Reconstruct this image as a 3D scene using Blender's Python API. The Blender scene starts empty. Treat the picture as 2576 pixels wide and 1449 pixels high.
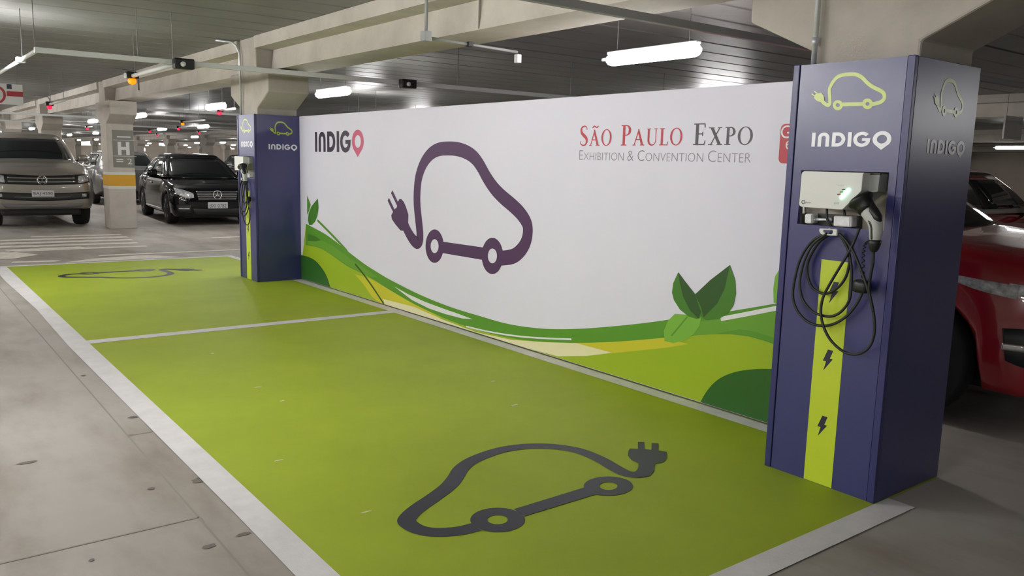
import bpy, bmesh, math, random
from mathutils import Vector, Matrix
from mathutils.geometry import tessellate_polygon
from mathutils.bvhtree import BVHTree

scene = bpy.context.scene
COL = scene.collection
random.seed(7)

# ------------------------------------------------------------------ camera
W_PX, H_PX = 2576.0, 1449.0
YAW, PITCH, ROLL, FPX, EYE = math.radians(37.504), math.radians(8.6586), math.radians(1.4442), 2067.87, 1.55
CAM_F = Vector((math.sin(YAW) * math.cos(PITCH), math.cos(YAW) * math.cos(PITCH), -math.sin(PITCH)))
_r0 = Vector((math.cos(YAW), -math.sin(YAW), 0)); _u0 = _r0.cross(CAM_F)
CAM_R = _r0 * math.cos(ROLL) + _u0 * math.sin(ROLL)
CAM_U = -_r0 * math.sin(ROLL) + _u0 * math.cos(ROLL)
CAM_C = Vector((0, 0, EYE))
cam = bpy.data.cameras.new('camera'); cam_o = bpy.data.objects.new('camera', cam); COL.objects.link(cam_o)
cam.sensor_width = 36.0; cam.sensor_fit = 'HORIZONTAL'; cam.lens = FPX / W_PX * 36.0
cam.clip_start = 0.05; cam.clip_end = 300
m = Matrix((CAM_R, CAM_U, -CAM_F)).transposed().to_4x4(); m.translation = CAM_C
cam_o.matrix_world = m
scene.camera = cam_o

# ------------------------------------------------------------------ world, exposure
world = bpy.data.worlds.new('world'); scene.world = world; world.use_nodes = True
world.node_tree.nodes['Background'].inputs[0].default_value = (0.85, 0.93, 1.0, 1)
world.node_tree.nodes['Background'].inputs[1].default_value = 0.6
vs = scene.view_settings
vs.view_transform = 'Standard'; vs.look = 'None'; vs.gamma = 1.0; vs.use_curve_mapping = False
vs.exposure = 2.55
LAMP_POWER = 14.0
scene.cycles.use_denoising = True
scene.cycles.max_bounces = 5; scene.cycles.diffuse_bounces = 3; scene.cycles.adaptive_threshold = 0.05
scene.cycles.sample_clamp_indirect = 6.0

# pixel -> world helpers (a pixel gives a direction, the plane gives the distance)
def ray(x, y):
    return CAM_F + CAM_R * ((x - W_PX / 2) / FPX) - CAM_U * ((y - H_PX / 2) / FPX)
def on_x(x, y, X):
    d = ray(x, y); return CAM_C + d * (X / d.x)
def on_y(x, y, Y):
    d = ray(x, y); return CAM_C + d * (Y / d.y)
def on_z(x, y, Z=0.0):
    d = ray(x, y); return CAM_C + d * ((Z - EYE) / d.z)
def zoomed(pts, ox, oy, s):
    return [(ox + a / s, oy + b / s) for a, b in pts]

# ------------------------------------------------------------------ materials
MATS = {}
def lin(c):
    return tuple(((v / 255.0) / 12.92 if v / 255.0 <= 0.04045 else (((v / 255.0) + 0.055) / 1.055) ** 2.4) for v in c)
def mat(name, col, rough=0.6, metal=0.0, spec=0.5, coat=0.0, coat_rough=0.05, var=0.0, vscale=3.0, bump=0.0, bscale=60.0, emit=None, estr=0.0, detail=5.0):
    if name in MATS: return MATS[name]
    M = bpy.data.materials.new(name); M.use_nodes = True; nt = M.node_tree; b = nt.nodes['Principled BSDF']
    b.inputs['Base Color'].default_value = (*col, 1)
    b.inputs['Roughness'].default_value = rough; b.inputs['Metallic'].default_value = metal
    b.inputs['Specular IOR Level'].default_value = spec
    b.inputs['Coat Weight'].default_value = coat; b.inputs['Coat Roughness'].default_value = coat_rough
    if emit:
        b.inputs['Emission Color'].default_value = (*emit, 1); b.inputs['Emission Strength'].default_value = estr
    tc = nt.nodes.new('ShaderNodeTexCoord')
    if var > 0:
        n = nt.nodes.new('ShaderNodeTexNoise'); n.inputs['Scale'].default_value = vscale; n.inputs['Detail'].default_value = detail
        n.inputs['Roughness'].default_value = 0.62
        nt.links.new(tc.outputs['Object'], n.inputs['Vector'])
        mr = nt.nodes.new('ShaderNodeMapRange'); mr.inputs[1].default_value = 0.3; mr.inputs[2].default_value = 0.7
        mr.inputs[3].default_value = 1 - var; mr.inputs[4].default_value = 1 + var
        nt.links.new(n.outputs['Fac'], mr.inputs[0])
        mx = nt.nodes.new('ShaderNodeVectorMath'); mx.operation = 'SCALE'; mx.inputs[0].default_value = col
        nt.links.new(mr.outputs[0], mx.inputs['Scale']); nt.links.new(mx.outputs[0], b.inputs['Base Color'])
    if bump > 0:
        n2 = nt.nodes.new('ShaderNodeTexNoise'); n2.inputs['Scale'].default_value = bscale; n2.inputs['Detail'].default_value = 4
        nt.links.new(tc.outputs['Object'], n2.inputs['Vector'])
        bp = nt.nodes.new('ShaderNodeBump'); bp.inputs['Strength'].default_value = bump; bp.inputs['Distance'].default_value = 0.01
        nt.links.new(n2.outputs['Fac'], bp.inputs['Height']); nt.links.new(bp.outputs[0], b.inputs['Normal'])
    MATS[name] = M
    return M

mat('concrete', (0.56, 0.52, 0.465), 0.85, var=0.13, vscale=2.2, bump=0.15, bscale=35)
mat('concrete_column', (0.47, 0.435, 0.385), 0.85, var=0.12, vscale=3.0, bump=0.15, bscale=35)
mat('ceiling_plank', (0.225, 0.225, 0.215), 0.46, spec=0.45, var=0.14, vscale=1.3, bump=0.2, bscale=14)
mat('ceiling_slab', (0.10, 0.10, 0.095), 0.9)
mat('far_wall', (0.60, 0.52, 0.44), 0.9, var=0.1, vscale=0.6)
mat('green_paint', (0.36, 0.46, 0.025), 0.55, spec=0.3, var=0.09, vscale=1.1, bump=0.06, bscale=140)
mat('line_paint', (0.72, 0.70, 0.70), 0.6, var=0.08, vscale=6, bump=0.1, bscale=80)
mat('old_paint', (0.74, 0.69, 0.60), 0.7, var=0.16, vscale=7)
mat('symbol_paint', (0.030, 0.034, 0.05), 0.42, spec=0.42, var=0.1, vscale=3)
mat('joint', (0.31, 0.285, 0.255), 0.9)
mat('stain', (0.16, 0.14, 0.12), 0.6, var=0.2, vscale=20)
mat('board_white', (0.745, 0.73, 0.85), 0.45, spec=0.35, var=0.02, vscale=1.0)
mat('print_purple', (0.085, 0.036, 0.105), 0.45, spec=0.25)
mat('print_dark', (0.045, 0.032, 0.055), 0.42, spec=0.4)
mat('print_pink', (0.60, 0.10, 0.20), 0.42, spec=0.4)
mat('print_red', (0.52, 0.045, 0.07), 0.42, spec=0.4)
mat('print_grey', (0.075, 0.07, 0.08), 0.42, spec=0.4)
mat('print_lightgrey', (0.25, 0.25, 0.26), 0.42, spec=0.4)
mat('print_lime', (0.33, 0.47, 0.015), 0.42, spec=0.4)
mat('print_yellow', (0.60, 0.56, 0.03), 0.42, spec=0.4)
mat('print_cream', (0.78, 0.74, 0.44), 0.42, spec=0.4)
mat('print_green', (0.10, 0.30, 0.022), 0.42, spec=0.4)
mat('print_midgreen', (0.14, 0.35, 0.03), 0.42, spec=0.4)
mat('print_darkgreen', (0.025, 0.12, 0.014), 0.42, spec=0.4)
mat('print_leaf', (0.06, 0.20, 0.02), 0.42, spec=0.4)
mat('print_leafdark', (0.028, 0.09, 0.016), 0.42, spec=0.4)
mat('print_leaflight', (0.20, 0.46, 0.05), 0.42, spec=0.4)
mat('print_white', (0.78, 0.77, 0.80), 0.42, spec=0.4)
mat('pillar_purple', (0.036, 0.038, 0.165), 0.29, spec=0.75, var=0.05, vscale=5, bump=0.03, bscale=220)
mat('pillar_edge', (0.034, 0.036, 0.15), 0.32, spec=0.5, var=0.08, vscale=9, bump=0.15, bscale=30)
mat('pillar_lime', (0.56, 0.69, 0.03), 0.29, spec=0.75)
mat('pillar_logo', (0.48, 0.60, 0.06), 0.29, spec=0.75)
mat('pillar_white', (0.86, 0.87, 0.92), 0.29, spec=0.75)
mat('pillar_bolt', (0.02, 0.02, 0.05), 0.4)
mat('charger_white', (0.74, 0.75, 0.72), 0.32, spec=0.5)
mat('charger_grey', (0.36, 0.38, 0.36), 0.4)
mat('black_plastic', (0.012, 0.013, 0.013), 0.38)
mat('cable_rubber', (0.014, 0.015, 0.015), 0.5)
mat('gun_grey', (0.50, 0.51, 0.49), 0.38)
mat('led_green', (0.1, 0.8, 0.45), 0.4, emit=(0.35, 1.0, 0.72), estr=1.2)
mat('clear_box', (0.80, 0.80, 0.82), 0.25, spec=0.6, var=0.12, vscale=40)
mat('galvanised', (0.66, 0.68, 0.71), 0.30, metal=0.4, var=0.1, vscale=14)
mat('white_tube', (0.74, 0.76, 0.75), 0.45)
mat('grey_box', (0.36, 0.37, 0.37), 0.5)
mat('rod', (0.2, 0.2, 0.2), 0.5, metal=0.6)
mat('lamp_housing', (0.55, 0.56, 0.56), 0.45)
mat('lamp_light', (1, 1, 1), 0.5, emit=(1.0, 0.985, 0.965), estr=LAMP_POWER)
mat('orange_light', (0.5, 0.15, 0.01), 0.4, emit=(1.0, 0.17, 0.0), estr=0.35)
mat('red_light', (0.5, 0.01, 0.03), 0.4, emit=(1.0, 0.012, 0.05), estr=0.3)
mat('band_yellow', (0.62, 0.33, 0.02), 0.6, var=0.05)
mat('band_white', (0.62, 0.61, 0.60), 0.6)
mat('column_sign', (0.20, 0.20, 0.17), 0.6)
mat('sign_white', (0.66, 0.66, 0.64), 0.5)
mat('sign_red', (0.42, 0.04, 0.06), 0.5)
mat('sign_dark', (0.04, 0.06, 0.09), 0.5)
mat('glass_dark', (0.012, 0.016, 0.017), 0.04, spec=0.6)
mat('tyre', (0.014, 0.014, 0.015), 0.75)
mat('alloy', (0.45, 0.46, 0.47), 0.3, metal=0.8)
mat('chrome', (0.75, 0.76, 0.78), 0.14, metal=1.0)
mat('dark_trim', (0.016, 0.017, 0.018), 0.5)
mat('grey_trim', (0.17, 0.17, 0.165), 0.5)
mat('headlight', (0.58, 0.60, 0.61), 0.08, metal=0.25, var=0.5, vscale=28)
mat('tail_red', (0.35, 0.01, 0.015), 0.15)
mat('plate', (0.58, 0.58, 0.60), 0.5)
mat('plate_ink', (0.05, 0.05, 0.055), 0.5)
mat('paint_champagne', (0.36, 0.335, 0.295), 0.30, metal=0.45, coat=0.8)
mat('paint_black', (0.005, 0.005, 0.007), 0.07, spec=0.5)
mat('paint_red', (0.32, 0.006, 0.016), 0.25, coat=1.0, coat_rough=0.03)
mat('paint_white', (0.62, 0.62, 0.62), 0.3, coat=0.8)
mat('paint_silver', (0.20, 0.20, 0.205), 0.3, metal=0.5, coat=0.8)
mat('paint_grey', (0.10, 0.10, 0.11), 0.28, metal=0.4, coat=0.8)

def floor_material():
    M = bpy.data.materials.new('floor_concrete'); M.use_nodes = True; nt = M.node_tree; b = nt.nodes['Principled BSDF']
    tc = nt.nodes.new('ShaderNodeTexCoord')
    def noise(scale, detail, stretch=(1, 1, 1), rough=0.6):
        mp = nt.nodes.new('ShaderNodeMapping'); mp.inputs['Scale'].default_value = stretch
        nt.links.new(tc.outputs['Object'], mp.inputs['Vector'])
        n = nt.nodes.new('ShaderNodeTexNoise'); n.inputs['Scale'].default_value = scale; n.inputs['Detail'].default_value = detail
        n.inputs['Roughness'].default_value = rough
        nt.links.new(mp.outputs[0], n.inputs['Vector']); return n
    a = noise(0.55, 6); c = noise(2.4, 6, (1.0, 0.35, 1)); d = noise(26, 3)
    r1 = nt.nodes.new('ShaderNodeValToRGB'); r1.color_ramp.elements[0].position = 0.33; r1.color_ramp.elements[1].position = 0.68
    r1.color_ramp.elements[0].color = (0.37, 0.34, 0.30, 1); r1.color_ramp.elements[1].color = (0.47, 0.445, 0.41, 1)
    nt.links.new(a.outputs['Fac'], r1.inputs[0])
    r2 = nt.nodes.new('ShaderNodeValToRGB'); r2.color_ramp.elements[0].position = 0.30; r2.color_ramp.elements[1].position = 0.56
    r2.color_ramp.elements[0].color = (0.66, 0.61, 0.56, 1); r2.color_ramp.elements[1].color = (1, 1, 1, 1)
    nt.links.new(c.outputs['Fac'], r2.inputs[0])
    mx = nt.nodes.new('ShaderNodeMix'); mx.data_type = 'RGBA'; mx.blend_type = 'MULTIPLY'; mx.inputs[0].default_value = 0.9
    nt.links.new(r1.outputs[0], mx.inputs[6]); nt.links.new(r2.outputs[0], mx.inputs[7])
    nt.links.new(mx.outputs[2], b.inputs['Base Color'])
    b.inputs['Roughness'].default_value = 0.55; b.inputs['Specular IOR Level'].default_value = 0.4
    bp = nt.nodes.new('ShaderNodeBump'); bp.inputs['Strength'].default_value = 0.08; bp.inputs['Distance'].default_value = 0.01
    nt.links.new(d.outputs['Fac'], bp.inputs['Height']); nt.links.new(bp.outputs[0], b.inputs['Normal'])
    MATS['floor'] = M
floor_material()

# ------------------------------------------------------------------ object helpers
def M_(m):
    return MATS[m] if isinstance(m, str) else m
def mesh_obj(name, verts, faces, material, parent=None, smooth=False):
    me = bpy.data.meshes.new(name); me.from_pydata([tuple(v) for v in verts], [], faces)
    me.materials.append(M_(material)); me.update()
    if smooth:
        me.polygons.foreach_set('use_smooth', [True] * len(me.polygons))
    o = bpy.data.objects.new(name, me); COL.objects.link(o)
    if parent is not None: o.parent = parent
    return o
def tag(o, label=None, cat=None, group=None, kind=None):
    if label: o['label'] = label
    if cat: o['category'] = cat
    if group: o['group'] = group
    if kind: o['kind'] = kind
    return o
def thing(name, label, cat, loc=(0, 0, 0), rz=0.0, group=None):
    o = bpy.data.objects.new(name, None); COL.objects.link(o); o.location = loc; o.rotation_euler = (0, 0, rz)
    o.empty_display_size = 0.2
    return tag(o, label, cat, group)
def copy_tree(o, parent=None):
    c = o.copy(); COL.objects.link(c); c.parent = parent
    for ch in list(o.children): copy_tree(ch, c)
    return c

class MB:
    """collects simple shapes into one mesh"""
    def __init__(self): self.v = []; self.f = []
    def add(self, v, f):
        n = len(self.v); self.v += [tuple(p) for p in v]; self.f += [tuple(i + n for i in q) for q in f]; return self
    def box(self, a, b):
        x0, y0, z0 = a; x1, y1, z1 = b
        v = [(x0, y0, z0), (x1, y0, z0), (x1, y1, z0), (x0, y1, z0), (x0, y0, z1), (x1, y0, z1), (x1, y1, z1), (x0, y1, z1)]
        return self.add(v, [(0, 3, 2, 1), (4, 5, 6, 7), (0, 1, 5, 4), (1, 2, 6, 5), (2, 3, 7, 6), (3, 0, 4, 7)])
    def rbox(self, a, b, r=0.01):
        """box with its edges chamfered"""
        bm = bmesh.new(); c = [(a[i] + b[i]) / 2 for i in range(3)]; s = [b[i] - a[i] for i in range(3)]
        bmesh.ops.create_cube(bm, size=1.0, matrix=Matrix.Translation(c) @ Matrix.Diagonal((*s, 1)))
        bmesh.ops.bevel(bm, geom=bm.edges[:], offset=min(r, min(s) * 0.45), segments=2, affect='EDGES', profile=0.6)
        bm.verts.index_update()
        self.add([v.co.copy() for v in bm.verts], [[v.index for v in f.verts] for f in bm.faces]); bm.free(); return self
    def tube(self, path, rad, n=8, caps=True):
        P = [Vector(p) for p in path]; rs = rad if isinstance(rad, (list, tuple)) else [rad] * len(P)
        base = len(self.v); up = None; rings = []
        for i, p in enumerate(P):
            t = (P[min(i + 1, len(P) - 1)] - P[max(i - 1, 0)]).normalized()
            if up is None:
                up = Vector((0, 0, 1)) if abs(t.z) < 0.9 else Vector((1, 0, 0))
            s = t.cross(up)
            if s.length < 1e-5: s = t.orthogonal()
            s.normalize(); u = s.cross(t).normalized(); up = u
            rings.append([p + (s * math.cos(2 * math.pi * k / n) + u * math.sin(2 * math.pi * k / n)) * rs[i] for k in range(n)])
        v = [q for r in rings for q in r]; f = []
        for i in range(len(P) - 1):
            for k in range(n):
                f.append((i * n + k, i * n + (k + 1) % n, (i + 1) * n + (k + 1) % n, (i + 1) * n + k))
        if caps:
            f.append(tuple(range(n - 1, -1, -1))); f.append(tuple((len(P) - 1) * n + k for k in range(n)))
        return self.add(v, f)
    def lathe(self, prof, origin, axis='x', n=24):
        """profile of (radius, offset along the axis)"""
        ox, oy, oz = origin; v = []; f = []
        for r, a in prof:
            for k in range(n):
                c, s = math.cos(2 * math.pi * k / n) * r, math.sin(2 * math.pi * k / n) * r
                v.append({'x': (ox + a, oy + c, oz + s), 'y': (ox + c, oy + a, oz + s), 'z': (ox + c, oy + s, oz + a)}[axis])
        for i in range(len(prof) - 1):
            for k in range(n):
                f.append((i * n + k, i * n + (k + 1) % n, (i + 1) * n + (k + 1) % n, (i + 1) * n + k))
        f.append(tuple(range(n - 1, -1, -1))); f.append(tuple((len(prof) - 1) * n + k for k in range(n)))
        return self.add(v, f)
    def prism(self, poly, frame, d0, d1, holes=()):
        """polygon (u,v) extruded along the frame normal from d0 to d1"""
        loops = [list(poly)] + [list(h) for h in holes]
        flat = [p for l in loops for p in l]; n = len(flat)
        tris = tessellate_polygon([[Vector((p[0], p[1], 0)) for p in l] for l in loops])
        v = [frame(p[0], p[1], d0) for p in flat] + [frame(p[0], p[1], d1) for p in flat]
        f = [tuple(t) for t in tris] + [tuple(i + n for i in reversed(t)) for t in tris]
        k = 0
        for l in loops:
            for i in range(len(l)):
                a, b = k + i, k + (i + 1) % len(l); f.append((a, b, b + n, a + n))
            k += len(l)
        return self.add(v, f)
    def build(self, name, material, parent=None, smooth=False, bevel=0.0):
        o = mesh_obj(name, self.v, self.f, material, parent, smooth)
        bm = bmesh.new(); bm.from_mesh(o.data); bmesh.ops.recalc_face_normals(bm, faces=bm.faces[:]); bm.to_mesh(o.data); bm.free()
        if bevel > 0:
            b = o.modifiers.new('bevel', 'BEVEL'); b.width = bevel; b.segments = 2; b.limit_method = 'ANGLE'
        return o

def smooth_path(pts, sub=6):
    P = [Vector(p) if len(p) == 3 else Vector((p[0], p[1], 0)) for p in pts]; out = []
    for i in range(len(P) - 1):
        p0, p1, p2, p3 = P[max(i - 1, 0)], P[i], P[i + 1], P[min(i + 2, len(P) - 1)]
        for k in range(sub):
            t = k / sub
            out.append(0.5 * ((2 * p1) + (p2 - p0) * t + (2 * p0 - 5 * p1 + 4 * p2 - p3) * t * t + (3 * p1 - p0 - 3 * p2 + p3) * t ** 3))
    out.append(P[-1]); return out

# ---- flat print: pieces are (polygon, holes) in plane coordinates (u, v)
class Print:
    def __init__(self): self.v = []; self.f = []; self.z = []; self.n = 0
    def lay(self):
        self.n += 1; self.z += [self.n * 0.00025] * (len(self.v) - len(self.z)); return self
    def poly(self, pts, holes=()):
        loops = [[Vector((p[0], p[1], 0)) for p in pts]] + [[Vector((p[0], p[1], 0)) for p in h] for h in holes]
        n = len(self.v); flat = [p for l in loops for p in l]
        for t in tessellate_polygon(loops): self.f.append(tuple(i + n for i in t))
        self.v += [(p.x, p.y) for p in flat]; return self.lay()
    def ribbon(self, pts, w, sub=6, closed=False):
        P = smooth_path(pts, sub) if sub > 1 else [Vector((p[0], p[1], 0)) for p in pts]
        n = len(self.v); L = len(P)
        for i, p in enumerate(P):
            t = P[min(i + 1, L - 1)] - P[max(i - 1, 0)]
            t.normalize(); nn = Vector((-t.y, t.x, 0)); ww = w[min(int(i / max(L - 1, 1) * (len(w) - 1) + 0.5), len(w) - 1)] if isinstance(w, (list, tuple)) else w
            a = p + nn * ww / 2; b = p - nn * ww / 2; self.v += [(a.x, a.y), (b.x, b.y)]
        for i in range(L - 1): self.f.append((n + 2 * i, n + 2 * i + 1, n + 2 * i + 3, n + 2 * i + 2))
        return self.lay()
    def ring(self, c, ro, ri, n=40):
        k = len(self.v)
        for i in range(n):
            a = 2 * math.pi * i / n
            self.v.append((c[0] + ro[0] * math.cos(a), c[1] + ro[1] * math.sin(a))); self.v.append((c[0] + ri[0] * math.cos(a), c[1] + ri[1] * math.sin(a)))
        for i in range(n):
            j = (i + 1) % n; self.f.append((k + 2 * i, k + 2 * i + 1, k + 2 * j + 1, k + 2 * j))
        return self.lay()
    def put(self, other, fn):
        n = len(self.v); self.v += [tuple(fn(*p)) for p in other.v]; self.f += [tuple(i + n for i in q) for q in other.f]; self.z += list(other.z); self.n = max(self.n, other.n); return self
    def build(self, name, material, frame, lift, parent):
        o = mesh_obj(name, [frame(u, v, lift + dz) for (u, v), dz in zip(self.v, self.z)], self.f, material, parent)
        nrm = Vector(frame(0, 0, 1)) - Vector(frame(0, 0, 0))
        bm = bmesh.new(); bm.from_mesh(o.data); bm.normal_update()
        fl = [f for f in bm.faces if f.normal.dot(nrm) < 0]
        if fl: bmesh.ops.reverse_faces(bm, faces=fl)
        bm.to_mesh(o.data); bm.free(); return o

def text_print(body, thin=0.0, size=1.0, spacing=1.0):
    cu = bpy.data.curves.new('text', 'FONT'); cu.body = body; cu.size = size; cu.offset = -thin; cu.space_character = spacing; cu.resolution_u = 4
    o = bpy.data.objects.new('text', cu); COL.objects.link(o)
    me = bpy.data.meshes.new_from_object(o)
    P = Print(); P.v = [(v.co.x, v.co.y) for v in me.vertices]; P.f = [tuple(p.vertices) for p in me.polygons]; P.lay()
    bpy.data.objects.remove(o); bpy.data.curves.remove(cu); bpy.data.meshes.remove(me)
    return P
def fit(P, box):
    xs = [v[0] for v in P.v]; ys = [v[1] for v in P.v]; x0, y0, x1, y1 = min(xs), min(ys), max(xs), max(ys)
    Q = Print(); Q.put(P, lambda u, v: (box[0] + (u - x0) / (x1 - x0) * (box[2] - box[0]), box[1] + (v - y0) / (y1 - y0) * (box[3] - box[1]))); return Q
def arc(cx, cy, rx, ry, a0, a1, n=20):
    return [(cx + rx * math.cos(math.radians(a0 + (a1 - a0) * i / n)), cy + ry * math.sin(math.radians(a0 + (a1 - a0) * i / n))) for i in range(n + 1)]

# the INDIGO word mark, letter by letter, unit height
def indigo_word():
    t = 0.235; main = Print(); pin = Print(); x = 0.0
    def rect(a, b, c, d): main.poly([(a, b), (c, b), (c, d), (a, d)])
    rect(x, 0, x + t, 1); x += t + 0.17
    w = 0.74
    main.poly([(x, 0)] + [(x, 1 - w / 2)] + arc(x + w / 2, 1 - w / 2, w / 2, w / 2, 180, 0) + [(x + w, 0), (x + w - t, 0)] + arc(x + w / 2, 1 - w / 2, w / 2 - t, w / 2 - t, 0, 180) + [(x + t, 0)])
    x += w + 0.17
    w = 0.84
    main.poly([(x, 0)] + arc(x + w - 0.5, 0.5, 0.5, 0.5, -90, 90) + [(x, 1)], [[(x + t, t)] + arc(x + w - 0.5, 0.5, 0.5 - t, 0.5 - t, -90, 90) + [(x + t, 1 - t)]])
    x += w + 0.15
    rect(x, 0, x + t, 1); x += t + 0.13
    main.poly(arc(x + 0.5, 0.5, 0.52, 0.52, 42, 318, 36) + [(x + 0.97, 0.30), (x + 1.0, 0.58), (x + 0.5, 0.58), (x + 0.5, 0.39), (x + 0.74, 0.39)] + arc(x + 0.5, 0.5, 0.52 - t, 0.52 - t, 318, 42, 36))
    x += 1.0 + 0.12
    pin.poly(arc(x + 0.54, 0.5, 0.54, 0.54, -38, 218, 36) + [(x + 0.54, -0.22)], [arc(x + 0.54, 0.5, 0.29, 0.29, 0, 342, 24)])
    return main, pin, x + 1.08
IND_MAIN, IND_PIN, IND_W = indigo_word()

# serif capitals, unit height: returns (Print, advance)
def serif(ch):
    P = Print(); tk, th, s = 0.15, 0.05, 0.045
    def rect(a, b, c, d): P.poly([(a, b), (c, b), (c, d), (a, d)])
    if ch == 'S':
        P.ribbon([(0.50, 0.80), (0.46, 0.93), (0.30, 0.985), (0.13, 0.91), (0.085, 0.76), (0.15, 0.62), (0.30, 0.50), (0.45, 0.38), (0.50, 0.22), (0.42, 0.07), (0.26, 0.015), (0.09, 0.08), (0.05, 0.22)], [0.05, 0.05, 0.06, 0.09, 0.13, 0.16, 0.17, 0.16, 0.13, 0.09, 0.06, 0.05, 0.05]); return P, 0.62
    if ch == 'O':
        P.ring((0.43, 0.5), (0.43, 0.51), (0.29, 0.465)); return P, 0.95
    if ch == 'P':
        rect(0.10, 0, 0.10 + tk, 1); rect(0, 0, 0.36, s); rect(0, 1 - s, 0.2, 1)
        P.poly([(0.2, 1)] + [(0.34, 1)] + arc(0.34, 0.74, 0.27, 0.26, 90, -90) + [(0.25, 0.48), (0.25, 0.53), (0.33, 0.53)] + arc(0.33, 0.74, 0.14, 0.21, -90, 90) + [(0.2, 0.95)]); return P, 0.68
    if ch == 'A':
        P.poly([(0.08, 0), (0.145, 0), (0.46, 0.86), (0.42, 1.0)]); P.poly([(0.40, 1.0), (0.46, 1.0), (0.83, 0), (0.66, 0), (0.38, 0.80)])
        rect(0.20, 0.33, 0.60, 0.39); rect(0, 0, 0.24, s); rect(0.58, 0, 0.92, s); return P, 0.95
    if ch == 'U':
        P.poly([(0.10, 1), (0.10, 0.32)] + arc(0.42, 0.32, 0.32, 0.34, 180, 360) + [(0.74, 1), (0.685, 1), (0.685, 0.32)] + arc(0.46, 0.32, 0.225, 0.27, 360, 180) + [(0.235, 1)])
        rect(0, 1 - s, 0.34, 1); rect(0.58, 1 - s, 0.84, 1); return P, 0.9
    if ch == 'L':
        rect(0.10, 0, 0.10 + tk, 1); rect(0, 1 - s, 0.36, 1); rect(0, 0, 0.6, 0.05); P.poly([(0.54, 0.04), (0.6, 0.04), (0.63, 0.22), (0.60, 0.22)]); return P, 0.68
    if ch == 'E':
        rect(0.10, 0, 0.10 + tk, 1); rect(0, 0, 0.58, 0.05); rect(0, 0.95, 0.56, 1); rect(0.2, 0.49, 0.46, 0.54)
        P.poly([(0.52, 0.96), (0.56, 0.96), (0.58, 0.80), (0.55, 0.80)]); P.poly([(0.53, 0.04), (0.58, 0.04), (0.62, 0.22), (0.59, 0.22)]); rect(0.44, 0.42, 0.475, 0.61); return P, 0.70
    if ch == 'X':
        P.poly([(0.08, 1), (0.27, 1), (0.80, 0), (0.61, 0)]); P.poly([(0.64, 1), (0.71, 1), (0.18, 0), (0.11, 0)])
        rect(0, 1 - s, 0.34, 1); rect(0.55, 1 - s, 0.82, 1); rect(0, 0, 0.27, s); rect(0.53, 0, 0.88, s); return P, 0.92
    if ch == '~':
        P.ribbon([(0.0, 0.0), (0.10, 0.09), (0.20, 0.06), (0.30, 0.02), (0.40, 0.10)], 0.06); return P, 0.4
    return P, 0.42
def serif_word(word, small=0.80):
    """first letter full height, the rest as small capitals"""
    out = Print(); x = 0.0
    for i, ch in enumerate(word):
        sc = 1.0 if i == 0 else small
        g, adv = serif('A' if ch == 'Ã' else ch)
        out.put(g, lambda u, v, x=x, sc=sc: (x + u * sc * 0.9, v * sc))
        if ch == 'Ã':
            tg, _ = serif('~'); out.put(tg, lambda u, v, x=x, sc=sc: (x + 0.18 + u * 0.9, sc + 0.08 + v))
        x += adv * sc * 0.9 + 0.06
    return out, x

# ------------------------------------------------------------------ the place
GX0, GX1, GY0, GY1 = -9.0, 42.0, -14.0, 112.0
CEIL = 2.97
fl = MB().box((GX0, GY0, -0.3), (GX1, GY1, 0.0)).build('floor', 'floor'); tag(fl, 'bare grey concrete garage floor with worn stains', kind='structure')
cl = MB().box((GX0, GY0, CEIL + 0.10), (GX1, GY1, CEIL + 0.4)).build('ceiling', 'ceiling_slab'); tag(cl, 'grey concrete ceiling of long planks', kind='structure')
holes = []
for a_, b_, y0_, y1_ in ((150, 176, 349, 374), (196, 231, 355, 365), (352, 366, 372, 380), (524, 552, 362, 374), (595, 610, 366, 380), (400, 440, 361, 366)):
    p_, q_ = on_y(a_, y1_, GY1), on_y(b_, y0_, GY1); holes.append([(p_.x, p_.z), (q_.x, p_.z), (q_.x, q_.z), (p_.x, q_.z)])
holes = [h for h in holes if all(0.3 < p[1] < CEIL - 0.02 for p in h)]
wf = MB().prism([(GX0, 0), (GX1, 0), (GX1, CEIL + 0.1), (GX0, CEIL + 0.1)], lambda u, v, d: (u, GY1 + d, v), 0, 0.2, holes).build('wall_far', 'far_wall'); tag(wf, 'far end wall of the garage with daylight openings', kind='structure')
wr = MB().box((GX1, GY0, 0), (GX1 + 0.2, GY1, CEIL + 0.1)).build('wall_right', 'far_wall'); tag(wr, 'side wall far behind the charging bays', kind='structure')
wl = MB().box((GX0 - 0.2, GY0, 0), (GX0, GY1, CEIL + 0.1)).build('wall_left', 'far_wall'); tag(wl, 'side wall beyond the aisle', kind='structure')
wb = MB().box((GX0, GY0 - 0.2, 0), (GX1, GY0, CEIL + 0.1)).build('wall_back', 'far_wall'); tag(wb, 'end wall behind the viewer', kind='structure')

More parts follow.
